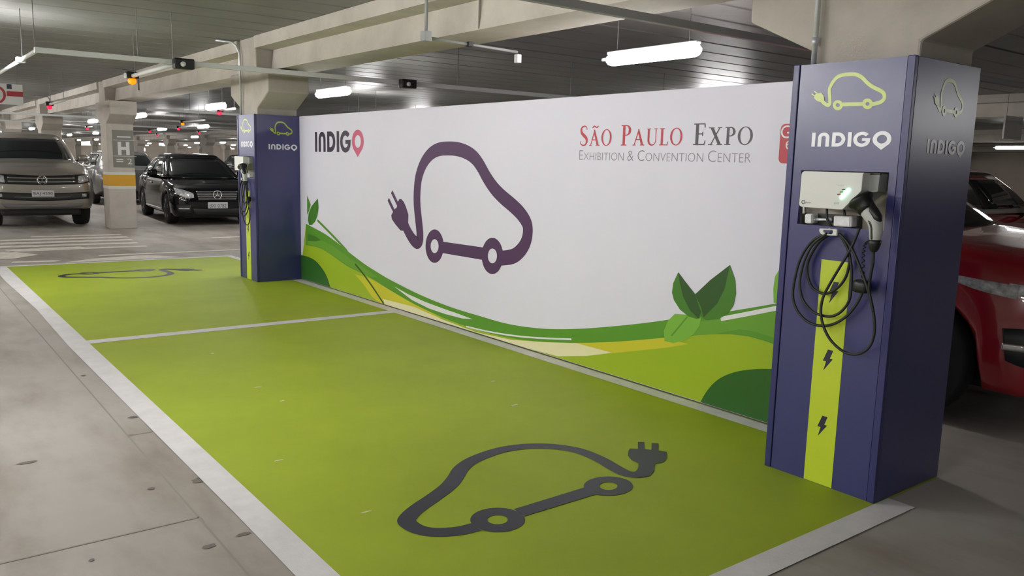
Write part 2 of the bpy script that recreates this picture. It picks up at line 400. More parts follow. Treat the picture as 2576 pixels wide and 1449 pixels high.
# columns and beams
ROWX = [3.955 + 12.25 * k for k in (-1, 0, 1, 2, 3)]
COLY = [-6.2, 1.90] + [10.0 + 8.4 * k for k in range(0, 12)]
CW = 0.27
def F_yz(x0):
    return lambda u, v, d: (x0 + d, u, v)
def column_mesh():
    h = 0.54
    pr = [(0, 0), (h, 0), (h, 2.13), (h + 0.38, 2.31), (h + 0.38, 2.575), (h, 2.575), (h, CEIL + 0.05), (0, CEIL + 0.05), (0, 2.575), (-0.38, 2.575), (-0.38, 2.31), (0, 2.13)]
    mb = MB().prism(pr, lambda u, v, d: (d, u, v), -CW + 0.015, CW - 0.015)
    return mb
col_proto = None
columns = {}
for i, rx in enumerate(ROWX):
    for j, cy in enumerate(COLY):
        if rx > 20 and j % 1: continue
        root = thing('concrete_column', 'plain concrete column with corbels further back in the garage', 'column', (rx, cy, 0), 0, 'concrete columns of the garage rows')
        if col_proto is None:
            sh = column_mesh().build('shaft', 'concrete_column', root, bevel=0.012); col_proto = sh
        else:
            sh = bpy.data.objects.new('shaft', col_proto.data); COL.objects.link(sh); sh.parent = root
            b = sh.modifiers.new('bevel', 'BEVEL'); b.width = 0.012; b.segments = 2; b.limit_method = 'ANGLE'
        columns[(i, j)] = root
for key, lab in (((1, 1), 'concrete column rising out of the purple pillar with the large charger'), ((1, 2), 'concrete column rising out of the purple pillar at the far end of the printed wall'),
                 ((1, 3), 'concrete column marked H 2 with a yellow and white band'), ((1, 4), 'bare concrete column behind the champagne pickup')):
    columns[key]['label'] = lab; del columns[key]['group']

beam_meshes = {}
for i, rx in enumerate(ROWX):
    for j in range(len(COLY) - 1):
        y0, y1 = COLY[j] + 0.54 + 0.03, COLY[j + 1] - 0.03
        L = round(y1 - y0, 3)
        root = thing('concrete_beam', 'concrete ledge beam carried on column corbels deeper in the garage', 'beam', (rx, y0, 0), 0, 'concrete beams of the garage rows')
        if i == 1 and j == 1: tag(root, 'concrete ledge beam above the printed wall between the two purple pillars'); del root['group']
        if i == 1 and j == 1: MB().box((-0.079, 3.1, 2.60), (-0.06, 3.112, 2.825)).build('joint', 'joint', root)
        if i == 1 and j == 2: tag(root, 'concrete ledge beam between the H 2 column and the far purple pillar'); del root['group']
        if L not in beam_meshes:
            a = MB().prism([(-0.075, 2.592), (0.395, 2.592), (0.385, 2.83), (-0.045, 2.83)], lambda u, v, d: (u, d, v), 0, L)
            b = MB().prism([(-0.285, 2.83), (0.56, 2.83), (0.56, CEIL), (-0.285, CEIL)], lambda u, v, d: (u, d, v), 0, L)
            beam_meshes[L] = (a.build('web', 'concrete', root, bevel=0.012).data, b.build('ledge', 'concrete', root, bevel=0.01).data)
        else:
            for nm, me in zip(('web', 'ledge'), beam_meshes[L]):
                o = bpy.data.objects.new(nm, me); COL.objects.link(o); o.parent = root

# ceiling planks, lying across the beams
def plank_mesh(L, Wd=2.07):
    g = 0.012; z = CEIL; ribs = [0.0, 0.52, 1.035, 1.55, Wd]
    v = []; pr = []
    pr.append((g, z + 0.09))
    for k in range(4):
        a, b = ribs[k] + (g if k == 0 else 0.012), ribs[k + 1] - (g if k == 3 else 0.012)
        d0 = 0.03 if k == 0 else 0.006; d1 = 0.03 if k == 3 else 0.006
        pr += [(a, z + 0.002 + d0), (a + 0.018, z + 0.002), (b - 0.018, z + 0.002), (b, z + 0.002 + d1)]
    pr.append((Wd - g, z + 0.09))
    return MB().prism(pr, lambda u, w, d: (d, u, w), 0, L)
pl = {}
for i in range(4):
    x0, x1 = ROWX[i] + 0.0, ROWX[i + 1] + 0.0
    y = -6.0; 
    ymax = 109
    while y < ymax:
        L = round(x1 - x0, 3)
        if L not in pl:
            o = plank_mesh(L).build('plank', 'ceiling_plank', cl); pl[L] = o.data
        else:
            o = bpy.data.objects.new('plank', pl[L]); COL.objects.link(o); o.parent = cl
        o.location = (x0, y, 0); y += 2.07

# ------------------------------------------------------------------ floor paint
F_floor = lambda u, v, d: (u, v, d)
def rect(a, b, c, d): return [(a, b), (c, b), (c, d), (a, d)]
Print().poly(rect(1.26, 1.862, 4.22, 7.30)).build('bay_paint', 'green_paint', F_floor, 0.003, fl)
Print().poly(rect(1.26, 7.40, 4.22, 12.78)).build('bay_paint', 'green_paint', F_floor, 0.003, fl)
def line(poly, m_='line_paint', lift=0.0045, name='bay_line'):
    return Print().poly(poly).build(name, m_, F_floor, lift, fl)
edge_in = [(1.262, y) for y in (0.2, 2.5, 5.0, 7.4, 10.0, 12.85)]
line([(1.12, -1.0), (1.265, -1.0), (1.265, 12.86), (1.115, 12.86), (1.10, 11.4), (1.135, 9.2), (1.11, 7.3), (1.12, 5.2), (1.13, 3.4)])
line(rect(1.262, 7.29, 4.22, 7.425)); line(rect(1.262, 12.76, 4.30, 12.86))
line([(2.0, 1.735), (3.74, 1.735), (3.74, 1.865), (2.0, 1.865)]); line([(1.262, 1.735), (2.0, 1.735), (2.0, 1.865), (1.262, 1.865)])
line(rect(4.085, 2.46, 4.205, 9.93), lift=0.005); line(rect(4.20, 10.56, 4.30, 12.78), lift=0.005)
# zebra hatching and lane lines beyond the bays
for a in ([(2.1, 17.0), (3.6, 16.95), (3.6, 17.2), (2.1, 17.2)], [(1.2, 16.45), (3.6, 16.4), (3.6, 16.68), (1.2, 16.75)], [(1.25, 15.85), (3.56, 15.82), (3.56, 16.1), (1.25, 16.2)],
          [(1.3, 15.3), (3.5, 15.28), (3.52, 15.5), (1.3, 15.62)], [(1.5, 14.62), (3.52, 14.68), (3.52, 14.85), (2.6, 14.92), (2.55, 15.1), (1.47, 15.02)],
          [(0.9, 13.75), (1.45, 13.72), (1.82, 14.1), (1.55, 14.7), (0.9, 14.7)], [(1.36, 13.18), (1.9, 13.1), (2.0, 13.3), (1.4, 13.36)],
          [(1.95, 12.95), (3.6, 12.92), (3.2, 13.45), (2.4, 13.28)], [(2.55, 13.55), (5.4, 13.55), (5.4, 13.66), (2.55, 13.72)], [(4.55, 15.75), (6.0, 15.72), (6.0, 15.98), (5.0, 15.88)]):
    Print().poly(a).build('floor_marking', 'old_paint', F_floor, 0.003, fl)
# slab joints, patches
for a in (rect(0.985, 2.0, 0.995, 14.0), rect(-1.2, 3.47, 0.99, 3.48), rect(0.99, 4.75, 1.12, 4.76), rect(-1.0, 12.9, 1.3, 12.915)):
    Print().poly(a).build('floor_joint', 'joint', F_floor, 0.0015, fl)
def blob(cx, cy, rx, ry, n=14):
    return [(cx + rx * math.cos(2 * math.pi * k / n) * random.uniform(0.7, 1.15), cy + ry * math.sin(2 * math.pi * k / n) * random.uniform(0.7, 1.15)) for k in range(n)]
for x, y, a, b in ((505, 1208, 0.05, 0.04), (70, 1164, 0.05, 0.02), (210, 945, 0.02, 0.02), (335, 1050, 0.03, 0.02), (380, 1230, 0.02, 0.015), (525, 1375, 0.03, 0.02), (230, 1410, 0.012, 0.012), (612, 1345, 0.03, 0.015)):
    p = on_z(x, y); Print().poly(blob(p.x, p.y, a, b)).build('floor_stain', 'stain', F_floor, 0.002, fl)
for x, y, a, b in ((535, 890, 0.012, 0.02), (1295, 1020, 0.035, 0.008), (710, 1010, 0.02, 0.01), (1240, 960, 0.02, 0.008), (700, 1160, 0.03, 0.006), (920, 1290, 0.03, 0.006), (650, 975, 0.03, 0.008)):
    p = on_z(x, y); Print().poly(blob(p.x, p.y, a, b, 8)).build('scuff', 'line_paint' if y < 900 or x > 1200 else 'old_paint', F_floor, 0.004, fl)

# car symbol on the floor
def ell(c, rx, ry, n=40):
    return [(c[0] + rx * math.cos(2 * math.pi * k / n), c[1] + ry * math.sin(2 * math.pi * k / n)) for k in range(n)]
Zf = lambda pts: [on_z(*p).to_2d() for p in zoomed(pts, 900, 1050, 3.0306)]
sym = Print()
sym.ribbon(Zf([(900, 842), (800, 868), (680, 882), (560, 882), (450, 858), (375, 805), (395, 755), (470, 690), (580, 615), (685, 535), (745, 465), (785, 400), (860, 342), (970, 293), (1100, 253), (1250, 230), (1400, 224), (1550, 235), (1700, 265), (1850, 328), (1960, 392), (2040, 432), (2110, 444), (2165, 436), (2195, 405), (2205, 360)]), 0.082)
for c, rx, ry, ix, iy, dy in (((1065, 790), 208, 93, 78, 36, 2), ((1910, 531), 187, 73, 69, 31, 0)):
    sym.poly(Zf(ell(c, rx, ry)), [Zf(ell((c[0], c[1] - dy), ix, iy))])
sym.poly(Zf([(1190, 708), (1725, 543), (1830, 590), (1270, 762)]))
sym.poly(Zf([(2135, 195), (2185, 195), (2185, 250), (2238, 255), (2240, 203), (2290, 205), (2292, 260), (2355, 270), (2355, 320), (2330, 350), (2265, 362), (2255, 420), (2225, 455), (2140, 465), (2140, 360), (2090, 335), (2060, 300), (2062, 262), (2075, 245), (2135, 248)]))
sym.build('car_symbol', 'symbol_paint', F_floor, 0.005, fl)
ys = [v[1] for v in sym.v]; ymid = (min(ys) + max(ys)) / 2
q0, q1 = on_z(160, 690), on_z(440, 676)
sym2 = Print(); sym2.put(sym, lambda u, v: (u + 0.02, 11.35 - (v - ymid)))
sym2.build('car_symbol', 'symbol_paint', F_floor, 0.005, fl)

# ------------------------------------------------------------------ printed wall
WX, WY0, WY1, WZ = 4.215, 2.475, 9.98, 2.055
board = thing('printed_wall', 'long white printed wall with purple car symbol and green leaf artwork', 'display wall', (0, 0, 0))
MB().box((WX, WY0, 0.012), (WX + 0.07, WY1, WZ)).build('panel', 'board_white', board, bevel=0.003)
F_wall = lambda u, v, d: (WX - d, u, v)
def wp(pts):
    out = []
    for p in pts:
        q = on_x(p[0], p[1], WX); out.append((min(max(q.y, WY0 + 0.002), WY1 - 0.002), min(max(q.z, 0.016), WZ - 0.002)))
    return out
Z5 = lambda pts: wp(zoomed(pts, 900, 640, 2.342))
Z3 = lambda pts: wp(zoomed(pts, 760, 280, 2.683))
top = [(770, 563), (797, 577), (820, 590), (845, 608), (872, 630), (917, 664), (950, 685), (984, 705), (1058, 742), (1133, 772), (1207, 795), (1284, 816), (1370, 827), (1455, 827), (1540, 821), (1626, 812), (1711, 800), (1797, 789), (1885, 775), (1990, 757)]
def sm(pts): return [(p.x, p.y) for p in smooth_path(pts, 4)]
low = [(770, 616), (805, 624), (835, 642), (872, 668), (909, 687), (945, 706), (969, 722), (1021, 753), (1071, 779), (1156, 815), (1242, 841), (1327, 856), (1434, 862), (1540, 860), (1669, 850), (1754, 843), (1860, 838), (1990, 833)]
def L(name, m_, pts, lift):
    return Print().poly(pts).build(name, m_, F_wall, lift, board)
base_l = wp(sm(top)); L('lime_field', 'print_lime', base_l + [(WY0 + 0.002, 0.016), (WY1 - 0.002, 0.016)], 0.0008)
L('yellow_glow', 'print_yellow', wp([(893, 690), (930, 700), (969, 722), (1021, 753), (1071, 779), (1110, 800), (1050, 795), (990, 785), (952, 762), (935, 745), (915, 715)]), 0.0012)
L('yellow_glow', 'print_yellow', Z5([(1250, 516), (1500, 512), (1800, 490), (1950, 528), (1830, 548), (1500, 582), (1320, 535)]), 0.0012)
L('cream_sweep', 'print_cream', Z5([(150, 262), (330, 308), (500, 383), (700, 458), (900, 502), (1100, 517), (1290, 523), (1400, 552), (1500, 580), (1350, 598), (1180, 600), (1000, 560), (700, 478), (400, 385), (160, 300)]), 0.0016)
L('green_sweep', 'print_green', wp(sm(top)) + list(reversed(wp(sm(low)))), 0.0020)
L('light_sweep', 'print_midgreen', Z5([(2000, 400), (2200, 365), (2500, 320), (2500, 500), (2440, 520), (2330, 490), (2250, 462), (2100, 470), (1980, 478), (1800, 492), (1860, 440)]), 0.0024)
L('light_sweep', 'print_midgreen', wp([(775, 600), (800, 600), (840, 620), (880, 650), (915, 672), (950, 697), (930, 697), (905, 684), (872, 665), (835, 640), (805, 622), (775, 614)]), 0.0024)
L('shade_sweep', 'print_green', Z5([(2250, 440), (2330, 452), (2420, 480), (2500, 510), (2500, 545), (2400, 510), (2300, 482), (2200, 470), (2100, 470)]), 0.0028)
Print().ribbon(Z5([(2140, 380), (2300, 350), (2510, 308)]), 0.028, 4).build('white_stroke', 'print_white', F_wall, 0.0028, board)
L('white_stroke', 'print_white', Z5([(215, 188), (300, 235), (400, 280), (500, 317), (600, 352), (680, 382), (620, 378), (520, 352), (420, 318), (320, 268)]), 0.0028)
Print().ribbon(Z5([(640, 424), (760, 452), (900, 476), (1050, 491), (1260, 500)]), 0.014, 4).build('white_stroke', 'print_white', F_wall, 0.0028, board)
L('dark_mound', 'print_darkgreen', wp(sm([(1760, 1025), (1763, 1011), (1780, 982), (1805, 956), (1839, 939), (1882, 930), (1938, 928), (1990, 935)])) + [(WY0 + 0.002, 0.016)], 0.0024)
L('dark_mound', 'print_darkgreen', [(WY1 - 0.002, 0.016), (WY1 - 0.002, on_x(775, 646, WX).z)] + wp(sm([(776, 646), (794, 656), (812, 677), (823, 697), (832, 724)])), 0.0024)
Print().ribbon(wp([(894, 664), (915, 690), (940, 725), (966, 766)]), 0.022, 4).build('dark_stem', 'print_leafdark', F_wall, 0.0032, board)
Print().ribbon(wp([(799, 554), (825, 580), (850, 606), (874, 632)]), 0.03, 4).build('stem', 'print_green', F_wall, 0.0032, board)
L('leaf', 'print_leaf', wp([(800, 499.5), (801.7, 523), (799, 542), (793, 557.5), (785, 566), (778, 566), (775, 553), (777, 537), (784, 519)]), 0.0032)
L('leaf', 'print_green', wp([(773, 492), (782, 515), (778, 530), (773, 540)]), 0.0030)
L('leaf', 'print_leaf', wp([(775.5, 588), (795, 595), (808.6, 604.5), (795, 607), (775, 606)]), 0.0032)
L('leaf', 'print_leaf', Z5([(1890, 105), (1930, 160), (1990, 235), (2025, 330), (2020, 375), (2000, 380), (1950, 365), (1900, 325), (1865, 270), (1853, 225), (1860, 170)]), 0.0036)
L('leaf_shade', 'print_leafdark', Z5([(1890, 105), (1930, 160), (1990, 235), (2025, 340), (2010, 378), (1960, 330), (1920, 250), (1900, 170)]), 0.0040)
L('leaf', 'print_leaf', Z5([(2195, 62), (2225, 150), (2230, 230), (2215, 300), (2180, 350), (2130, 380), (2060, 388), (2035, 375), (1995, 330), (1990, 235), (2080, 150)]), 0.0038)
L('leaf_shade', 'print_leafdark', Z5([(2195, 62), (2165, 200), (2120, 290), (2040, 370), (2025, 310), (1990, 235), (2080, 150)]), 0.0042)
L('leaf', 'print_leaflight', Z5([(1950, 355), (1870, 350), (1830, 390), (1805, 450), (1810, 510), (1860, 522), (1930, 505), (1980, 470), (2015, 420), (2025, 370)]), 0.0034)
Print().ribbon(Z5([(1945, 365), (1900, 420), (1850, 480)]), 0.012, 3).build('leaf_vein', 'print_green', F_wall, 0.0037, board)
L('leaf', 'print_leaflight', Z5([(2490, 80), (2460, 130), (2450, 200), (2452, 285), (2490, 290)]), 0.0032)
# purple car symbol
cs = Print()
cs.ribbon(Z3([(695, 770), (722, 825), (750, 868), (775, 886), (793, 870), (795, 820), (786, 730), (777, 640), (776, 560), (783, 470), (800, 400), (830, 335), (872, 285), (922, 258), (985, 251), (1050, 256), (1110, 276), (1162, 312), (1204, 368), (1245, 443), (1295, 517), (1352, 577), (1420, 635), (1477, 692), (1517, 757), (1523, 822), (1507, 890), (1470, 945), (1420, 980), (1340, 992)]), 0.128)
for c, rx, ry, ix, iy in (((895, 910), 61, 113, 27, 47), ((1285, 976), 72, 123, 31, 50)):
    cs.poly(Z3(ell(c, rx, ry)), [Z3(ell(c, ix, iy))])
cs.poly(Z3([(945, 879), (1225, 919), (1225, 1004), (945, 956)]))
cs.poly(Z3([(660, 590), (672, 594), (688, 612), (705, 655), (718, 700), (716, 750), (722, 770), (695, 808), (665, 804), (630, 762), (607, 728), (603, 702), (622, 665), (640, 648), (648, 610)]))
cs.ribbon(Z3([(606, 543), (626, 585), (650, 635)]), 0.04, 3); cs.ribbon(Z3([(583, 594), (602, 635), (630, 690)]), 0.04, 3)
cs.build('car_symbol', 'print_purple', F_wall, 0.0012, board)
# lettering
def wall_box(x0, x1, yt, yb):
    a = on_x(x0, yb, WX); b = on_x(x1, yb, WX); c = on_x(x0, yt, WX); return a.y, b.y, a.z, c.z, b.z
ya, yb_, z0, z1, _ = wall_box(793, 915, 332, 382)
f_ind = lambda u, v: (ya + u / IND_W * (yb_ - ya), z0 + v * (z1 - z0))
Print().put(IND_MAIN, f_ind).build('lettering', 'print_dark', F_wall, 0.0012, board); Print().put(IND_PIN, f_ind).build('lettering', 'print_pink', F_wall, 0.0012, board)
def put_wall(P, w, x0, x1, yb0, yb1, yt0, material, name='lettering'):
    a = on_x(x0, yb0, WX); b = on_x(x1, yb1, WX); hgt = on_x(x0, yt0, WX).z - a.z
    Print().put(P, lambda u, v: (a.y + u / w * (b.y - a.y), a.z + u / w * (b.z - a.z) + v * hgt)).build(name, material, F_wall, 0.0012, board)
g, w = serif_word('SÃO'); put_wall(g, w, 1458.5, 1543, 366.5, 366.5, 317, 'print_red')
g, w = serif_word('PAULO'); put_wall(g, w, 1562, 1722, 366, 365.5, 315, 'print_red')
g, w = serif_word('EXPO'); put_wall(g, w, 1744, 1900, 365, 364.5, 311, 'print_grey')
def small_caps(words):
    out = Print(); x = 0
    for wd in words:
        for k, part in enumerate((wd[0], wd[1:])):
            if not part: continue
            P = text_print(part, thin=0.018); s = 1.0 if k == 0 else 0.78
            mx_ = max(v[0] for v in P.v); out.put(P, lambda u, v, x=x, s=s: (x + u * s, v * s)); x += mx_ * s + 0.05
        x += 0.24
    return out, x - 0.24
g, w = small_caps(['EXHIBITION', '&', 'CONVENTION', 'CENTER']); put_wall(g, w, 1455, 1890, 402.5, 409.5, 366, 'print_lightgrey')
# red panel half hidden by the pillar
a0, a1 = on_x(1958, 411, WX), on_x(1960, 312, WX)
u0 = a0.y; zz0, zz1 = a0.z, a1.z; wd = 0.46
def rrect(x0, y0, x1, y1, r, n=6):
    return arc(x1 - r, y1 - r, r, r, 0, 90, n) + arc(x0 + r, y1 - r, r, r, 90, 180, n) + arc(x0 + r, y0 + r, r, r, 180, 270, n) + arc(x1 - r, y0 + r, r, r, 270, 360, n)
L('red_badge', 'print_red', rrect(max(u0 - wd, WY0 + 0.01), zz0, u0, zz1, 0.03), 0.0012)
G = text_print('G'); b = [on_x(1964, 348, WX), on_x(1991, 315, WX)]
Print().put(fit(G, (b[0].y, b[0].z, b[1].y, b[1].z)), lambda u, v: (u, v)).build('lettering', 'print_white', F_wall, 0.0018, board)
G = text_print('e'); b = [on_x(1976, 376, WX), on_x(1992, 354, WX)]
Print().put(fit(G, (b[0].y, b[0].z, b[1].y, b[1].z)), lambda u, v: (u, v)).build('lettering', 'print_white', F_wall, 0.0018, board)

# ------------------------------------------------------------------ charging pillars
PX, PX1, PY0, PY1, PZ = 3.615, 4.235, 1.87, 2.475, 2.055
Z6 = lambda pts: [(q.y, q.z) for q in (on_x(*p, PX) for p in zoomed(pts, 1860, 0, 3.598))]
def pfront(pts): return [(q.y, q.z) for q in (on_x(*p, PX) for p in pts)]
# car symbol as on the pillar front, normalised to a unit box so the side faces can reuse it
logo = Print()
logo.ribbon(Z6([(742, 900), (757, 922), (785, 945), (808, 952), (820, 935), (820, 890), (816, 830), (822, 790), (850, 740), (885, 700), (932, 680), (1000, 672), (1060, 676), (1110, 700), (1160, 750), (1210, 787), (1280, 822), (1308, 847), (1314, 880), (1295, 913), (1250, 934), (1195, 942)]), 0.017, 4)
for c, r, ri in (((893, 952), 46, 18), ((1162, 940), 49, 17)):
    logo.poly(Z6(ell(c, r, r, 28)), [Z6(ell(c, ri, ri, 20))])
logo.poly(Z6([(930, 928), (1120, 924), (1120, 957), (930, 962)]))
logo.poly(Z6([(690, 852), (722, 842), (742, 838), (765, 865), (772, 905), (748, 928), (705, 915), (680, 892), (678, 880)]))
logo.ribbon(Z6([(658, 850), (700, 878)]), 0.005, 2); logo.ribbon(Z6([(681, 826), (715, 850)]), 0.005, 2)
lx0, lx1 = min(v[0] for v in logo.v), max(v[0] for v in logo.v); lz0, lz1 = min(v[1] for v in logo.v), max(v[1] for v in logo.v)
# screen-left is larger Y on this face: flip so that u runs left to right
LOGO = Print(); LOGO.put(logo, lambda u, v: ((lx1 - u) / (lx1 - lx0), (v - lz0) / (lz1 - lz0)))
BOLT = [(0.45, 1.0), (1.0, 1.0), (0.72, 0.60), (1.02, 0.60), (0.15, 0.0), (0.36, 0.45), (0.02, 0.45)]
R0, R1 = on_x(2016, 428, PX), on_x(2223, 581, PX)
rec = (R1.y, R1.z - 0.0, R0.y, R0.z)     # recess y0,z0,y1,z1
def charging_pillar(name, label, dx, dy):
    root = thing(name, label, 'charging pillar', (PX + dx, PY0 + dy, 0))
    Ff = lambda u, v, d: (-d, u - PY0, v)                       # front face, local coordinates
    e = 0.034
    MB().prism([(PY0 + e + 0.004, 0.004), (PY1 - e - 0.004, 0.004), (PY1 - e - 0.004, PZ), (PY0 + e + 0.004, PZ)], Ff, -0.02, 0.0,
               [[(rec[0], rec[1]), (rec[2], rec[1]), (rec[2], rec[3]), (rec[0], rec[3])]]).build('front_panel', 'pillar_purple', root)
    for a, b in ((PY0, PY0 + e), (PY1 - e, PY1)):
        MB().rbox((-0.006, a - PY0, 0.004), (0.022, b - PY0, PZ + 0.003), 0.004).build('edge_trim', 'pillar_edge', root)
    D = PX1 - PX
    MB().box((0.023, 0.0, 0.004), (D, 0.018, PZ)).build('side_panel', 'pillar_purple', root, bevel=0.002)
    MB().box((0.023, PY1 - PY0 - 0.018, 0.004), (D - 0.08, PY1 - PY0, PZ)).build('side_panel', 'pillar_purple', root, bevel=0.002)
    MB().box((D - 0.018, 0.019, 0.004), (D, PY1 - PY0 - 0.10, PZ)).build('back_panel', 'pillar_purple', root, bevel=0.002)
    # front print
    s0 = pfront([(2067, 652), (2141, 659)]); y_l, y_r = s0[0][0], s0[1][0]; zt = s0[0][1]
    Print().poly([(y_r, 0.006), (y_l, 0.006), (y_l, zt), (y_r, zt)]).build('lime_stripe', 'pillar_lime', Ff, 0.0008, root)
    yc = (y_l + y_r) / 2
    for pyx in ((2085, 735), (2083, 907), (2070, 1073)):
        c = on_x(*pyx, PX); s = 0.108; w_ = 0.052
        Print().poly([(yc - (u - 0.5) * w_, c.z + (v - 0.5) * s) for u, v in BOLT]).build('bolt_symbol', 'pillar_bolt', Ff, 0.0014, root)
    Print().put(LOGO, lambda u, v: (lx1 - u * (lx1 - lx0), lz0 + v * (lz1 - lz0))).build('car_symbol', 'pillar_logo', Ff, 0.001, root)
    t0, t1 = on_x(2041, 370, PX), on_x(2241, 370, PX); th = on_x(2043, 335, PX).z - t0.z
    word = Print().put(IND_MAIN, lambda u, v: (u, v)).put(IND_PIN, lambda u, v: (u, v))
    Print().put(word, lambda u, v: (t0.y + u / IND_W * (t1.y - t0.y), t0.z + 0.002 + v * th)).build('lettering', 'pillar_white', Ff, 0.001, root)
    # side face print (faces -Y): u = X
    Fs = lambda u, v, d: (u, -d, v)
    a = (on_y(2343, 290, PY0).x - PX, on_y(2386, 294, PY0).z); b = (on_y(2428, 220, PY0).x - PX, on_y(2386, 197, PY0).z)
    c0 = (on_y(2330, 385, PY0).x - PX, on_y(2378, 388, PY0).z); c1 = (on_y(2425, 385, PY0).x - PX, on_y(2378, 353, PY0).z)
    Print().put(LOGO, lambda u, v: (a[0] + u * (b[0] - a[0]), a[1] + v * (b[1] - a[1]))).build('car_symbol', 'pillar_logo', Fs, 0.001, root)
    Print().put(word, lambda u, v: (c0[0] + u / IND_W * (c1[0] - c0[0]), c0[1] + v * (c1[1] - c0[1]))).build('lettering', 'pillar_white', Fs, 0.001, root)
    return root
charging_pillar('charging_pillar', 'purple charging pillar at the front corner of the near green bay', 0, 0)
FDX, FDY = 0.03, 8.07
charging_pillar('charging_pillar', 'purple charging pillar at the far end of the printed wall', FDX, FDY)

# ------------------------------------------------------------------ charger with cable
def charger(label, dx, dy):
    root = thing('charging_station', label, 'charger', (PX + dx, PY0 + dy, 0))
    CX = 3.515                                              # front of the cover
    def P(x, y, X=CX):
        q = on_x(x, y, X); return Vector((X - PX, q.y - PY0, q.z))
    Zc = lambda a, b, X=CX: P(2000 + a / 8.05, 420 + b / 8.05, X)
    def outline(pts, X=CX): return [(Zc(a, b, X).y, Zc(a, b, X).z) for a, b in pts]
    F = lambda u, v, d: (d, u, v)
    f0 = CX - PX
    cover = outline([(190, 82), (1405, 118), (1385, 140), (1370, 180), (1345, 470), (1325, 505), (1290, 540), (985, 835), (955, 858), (915, 865), (135, 808), (95, 790), (78, 750), (85, 690), (128, 150), (150, 100)])
    cv = MB().prism(cover, F, f0, 0.055).build('cover', 'charger_white', root, bevel=0.008)
    hold = outline([(1378, 128), (1720, 132), (1715, 165), (1672, 498), (1600, 515), (1345, 488)], CX + 0.06)
    MB().prism(hold, F, f0 + 0.06, 0.075).build('plug_holder', 'charger_grey', root, bevel=0.004)
    MB().prism(outline([(1392, 122), (1722, 126), (1718, 162), (1385, 160)], CX + 0.057), F, f0 + 0.057, f0 + 0.07).build('slot', 'black_plastic', root)
    MB().prism(outline([(1000, 840), (1300, 545), (1560, 520), (1180, 850)], CX + 0.07), F, f0 + 0.07, 0.08).build('cover_skirt', 'charger_grey', root)
    # status light and buttons
    MB().tube([Zc(930, 635) , Zc(985, 575), Zc(1050, 510), Zc(1105, 450)], [0.007, 0.008, 0.008, 0.007], 8).build('status_light', 'led_green', cv, True)
    for a, b, c in ((985, 458, 'print_darkgreen'), (940, 508, 'print_green'), (890, 553, 'print_red')):
        MB().tube([Zc(a - 32, b + 2), Zc(a + 32, b - 2)], 0.0028, 6).build('button', c, cv)
    Fl = lambda u, v, d: (f0 - d, u, v)
    lg = Print().ring((0, 0), (0.010, 0.010), (0.0065, 0.0065), 16)
    c = Zc(170, 710); Print().put(lg, lambda u, v: (c.y - u, c.z + v)).build('emblem', 'plate_ink', Fl, 0.0008, cv)
    for word, x0, x1, yb, yt, mt_ in (('efacec', 205, 325, 735, 700, 'plate_ink'), ('EV10', 795, 890, 758, 715, 'print_lightgrey'), ('charging', 865, 990, 392, 374, 'print_lightgrey')):
        a, b = Zc(x0, yb), Zc(x1, yb); h = Zc(x0, yt).z - a.z; T = fit(text_print(word), (0, 0, 1, 1))
        Print().put(T, lambda u, v: (a.y + u * (b.y - a.y), a.z + u * (b.z - a.z) + v * h)).build('lettering', mt_, Fl, 0.0008, cv)
    # junction boxes, conduit and feed cables in the recess
    for pts in ([(185, 945), (335, 940), (330, 1152), (178, 1148)], [(758, 985), (1135, 1000), (1125, 1228), (748, 1200)]):
        bx = MB().prism(outline(pts, PX), F, 0.006, 0.07).build('junction_box', 'clear_box', root, bevel=0.008)
        q = outline(pts, PX); cy_ = sum(p[0] for p in q) / 4; cz_ = sum(p[1] for p in q) / 4
        MB().prism([(cy_ + (p[0] - cy_) * 0.82, cz_ + (p[1] - cz_) * 0.78) for p in q], F, 0.002, 0.008).build('lid', 'clear_box', bx)
    MB().prism(outline([(110, 930), (1220, 1000), (1210, 1245), (95, 1170)], PX + 0.02), F, 0.055, 0.09).build('back_plate', 'dark_trim', root)
    MB().tube([Zc(345, 1060, PX + .03), Zc(745, 1070, PX + .03)], 0.008, 8).build('conduit', 'galvanised', root, True)
    for s_, e_ in ((375, 420), (650, 735)):
        MB().tube([Zc(s_, 1061, PX + .03), Zc(e_, 1068, PX + .03)], 0.011, 8).build('conduit_fitting', 'galvanised', root, True)
    MB().tube([Zc(180, 800, PX + .01), Zc(176, 940, PX + .01)], 0.006, 8).build('post', 'charger_white', root, True)
    MB().tube(smooth_path([Zc(645, 840, PX), Zc(645, 960, PX), Zc(655, 1060, PX), Zc(700, 1150, PX), Zc(750, 1210, PX + .01)], 3), 0.006, 8).build('feed_cable', 'cable_rubber', root, True)
    MB().tube(smooth_path([Zc(990, 840, PX), Zc(995, 910, PX), Zc(1015, 990, PX)], 3), 0.006, 8).build('feed_cable', 'cable_rubber', root, True)
    # hook
    MB().prism(outline([(525, 1240), (860, 1255), (885, 1275), (870, 1392), (600, 1380), (540, 1345), (512, 1290)], PX - 0.045), F, -0.058, -0.045,
               [outline([(600, 1275), (790, 1285), (790, 1340), (760, 1358), (670, 1352), (610, 1320)], PX - 0.045)]).build('cable_hook', 'charger_white', root, bevel=0.003)
    hk = root.children[-1]
    MB().tube([Zc(700, 1256, PX - 0.043), Vector((0.0, Zc(700, 1256, PX).y, Zc(700, 1262, PX).z))], 0.006, 8).build('hook_arm', 'charger_white', hk, True)
    # connector gun: axis traced on the plane of the holster
    GX = 3.50
    Zg = lambda a, b, X=GX: P(1940 + a / 4.025, 400 + b / 4.025, X)
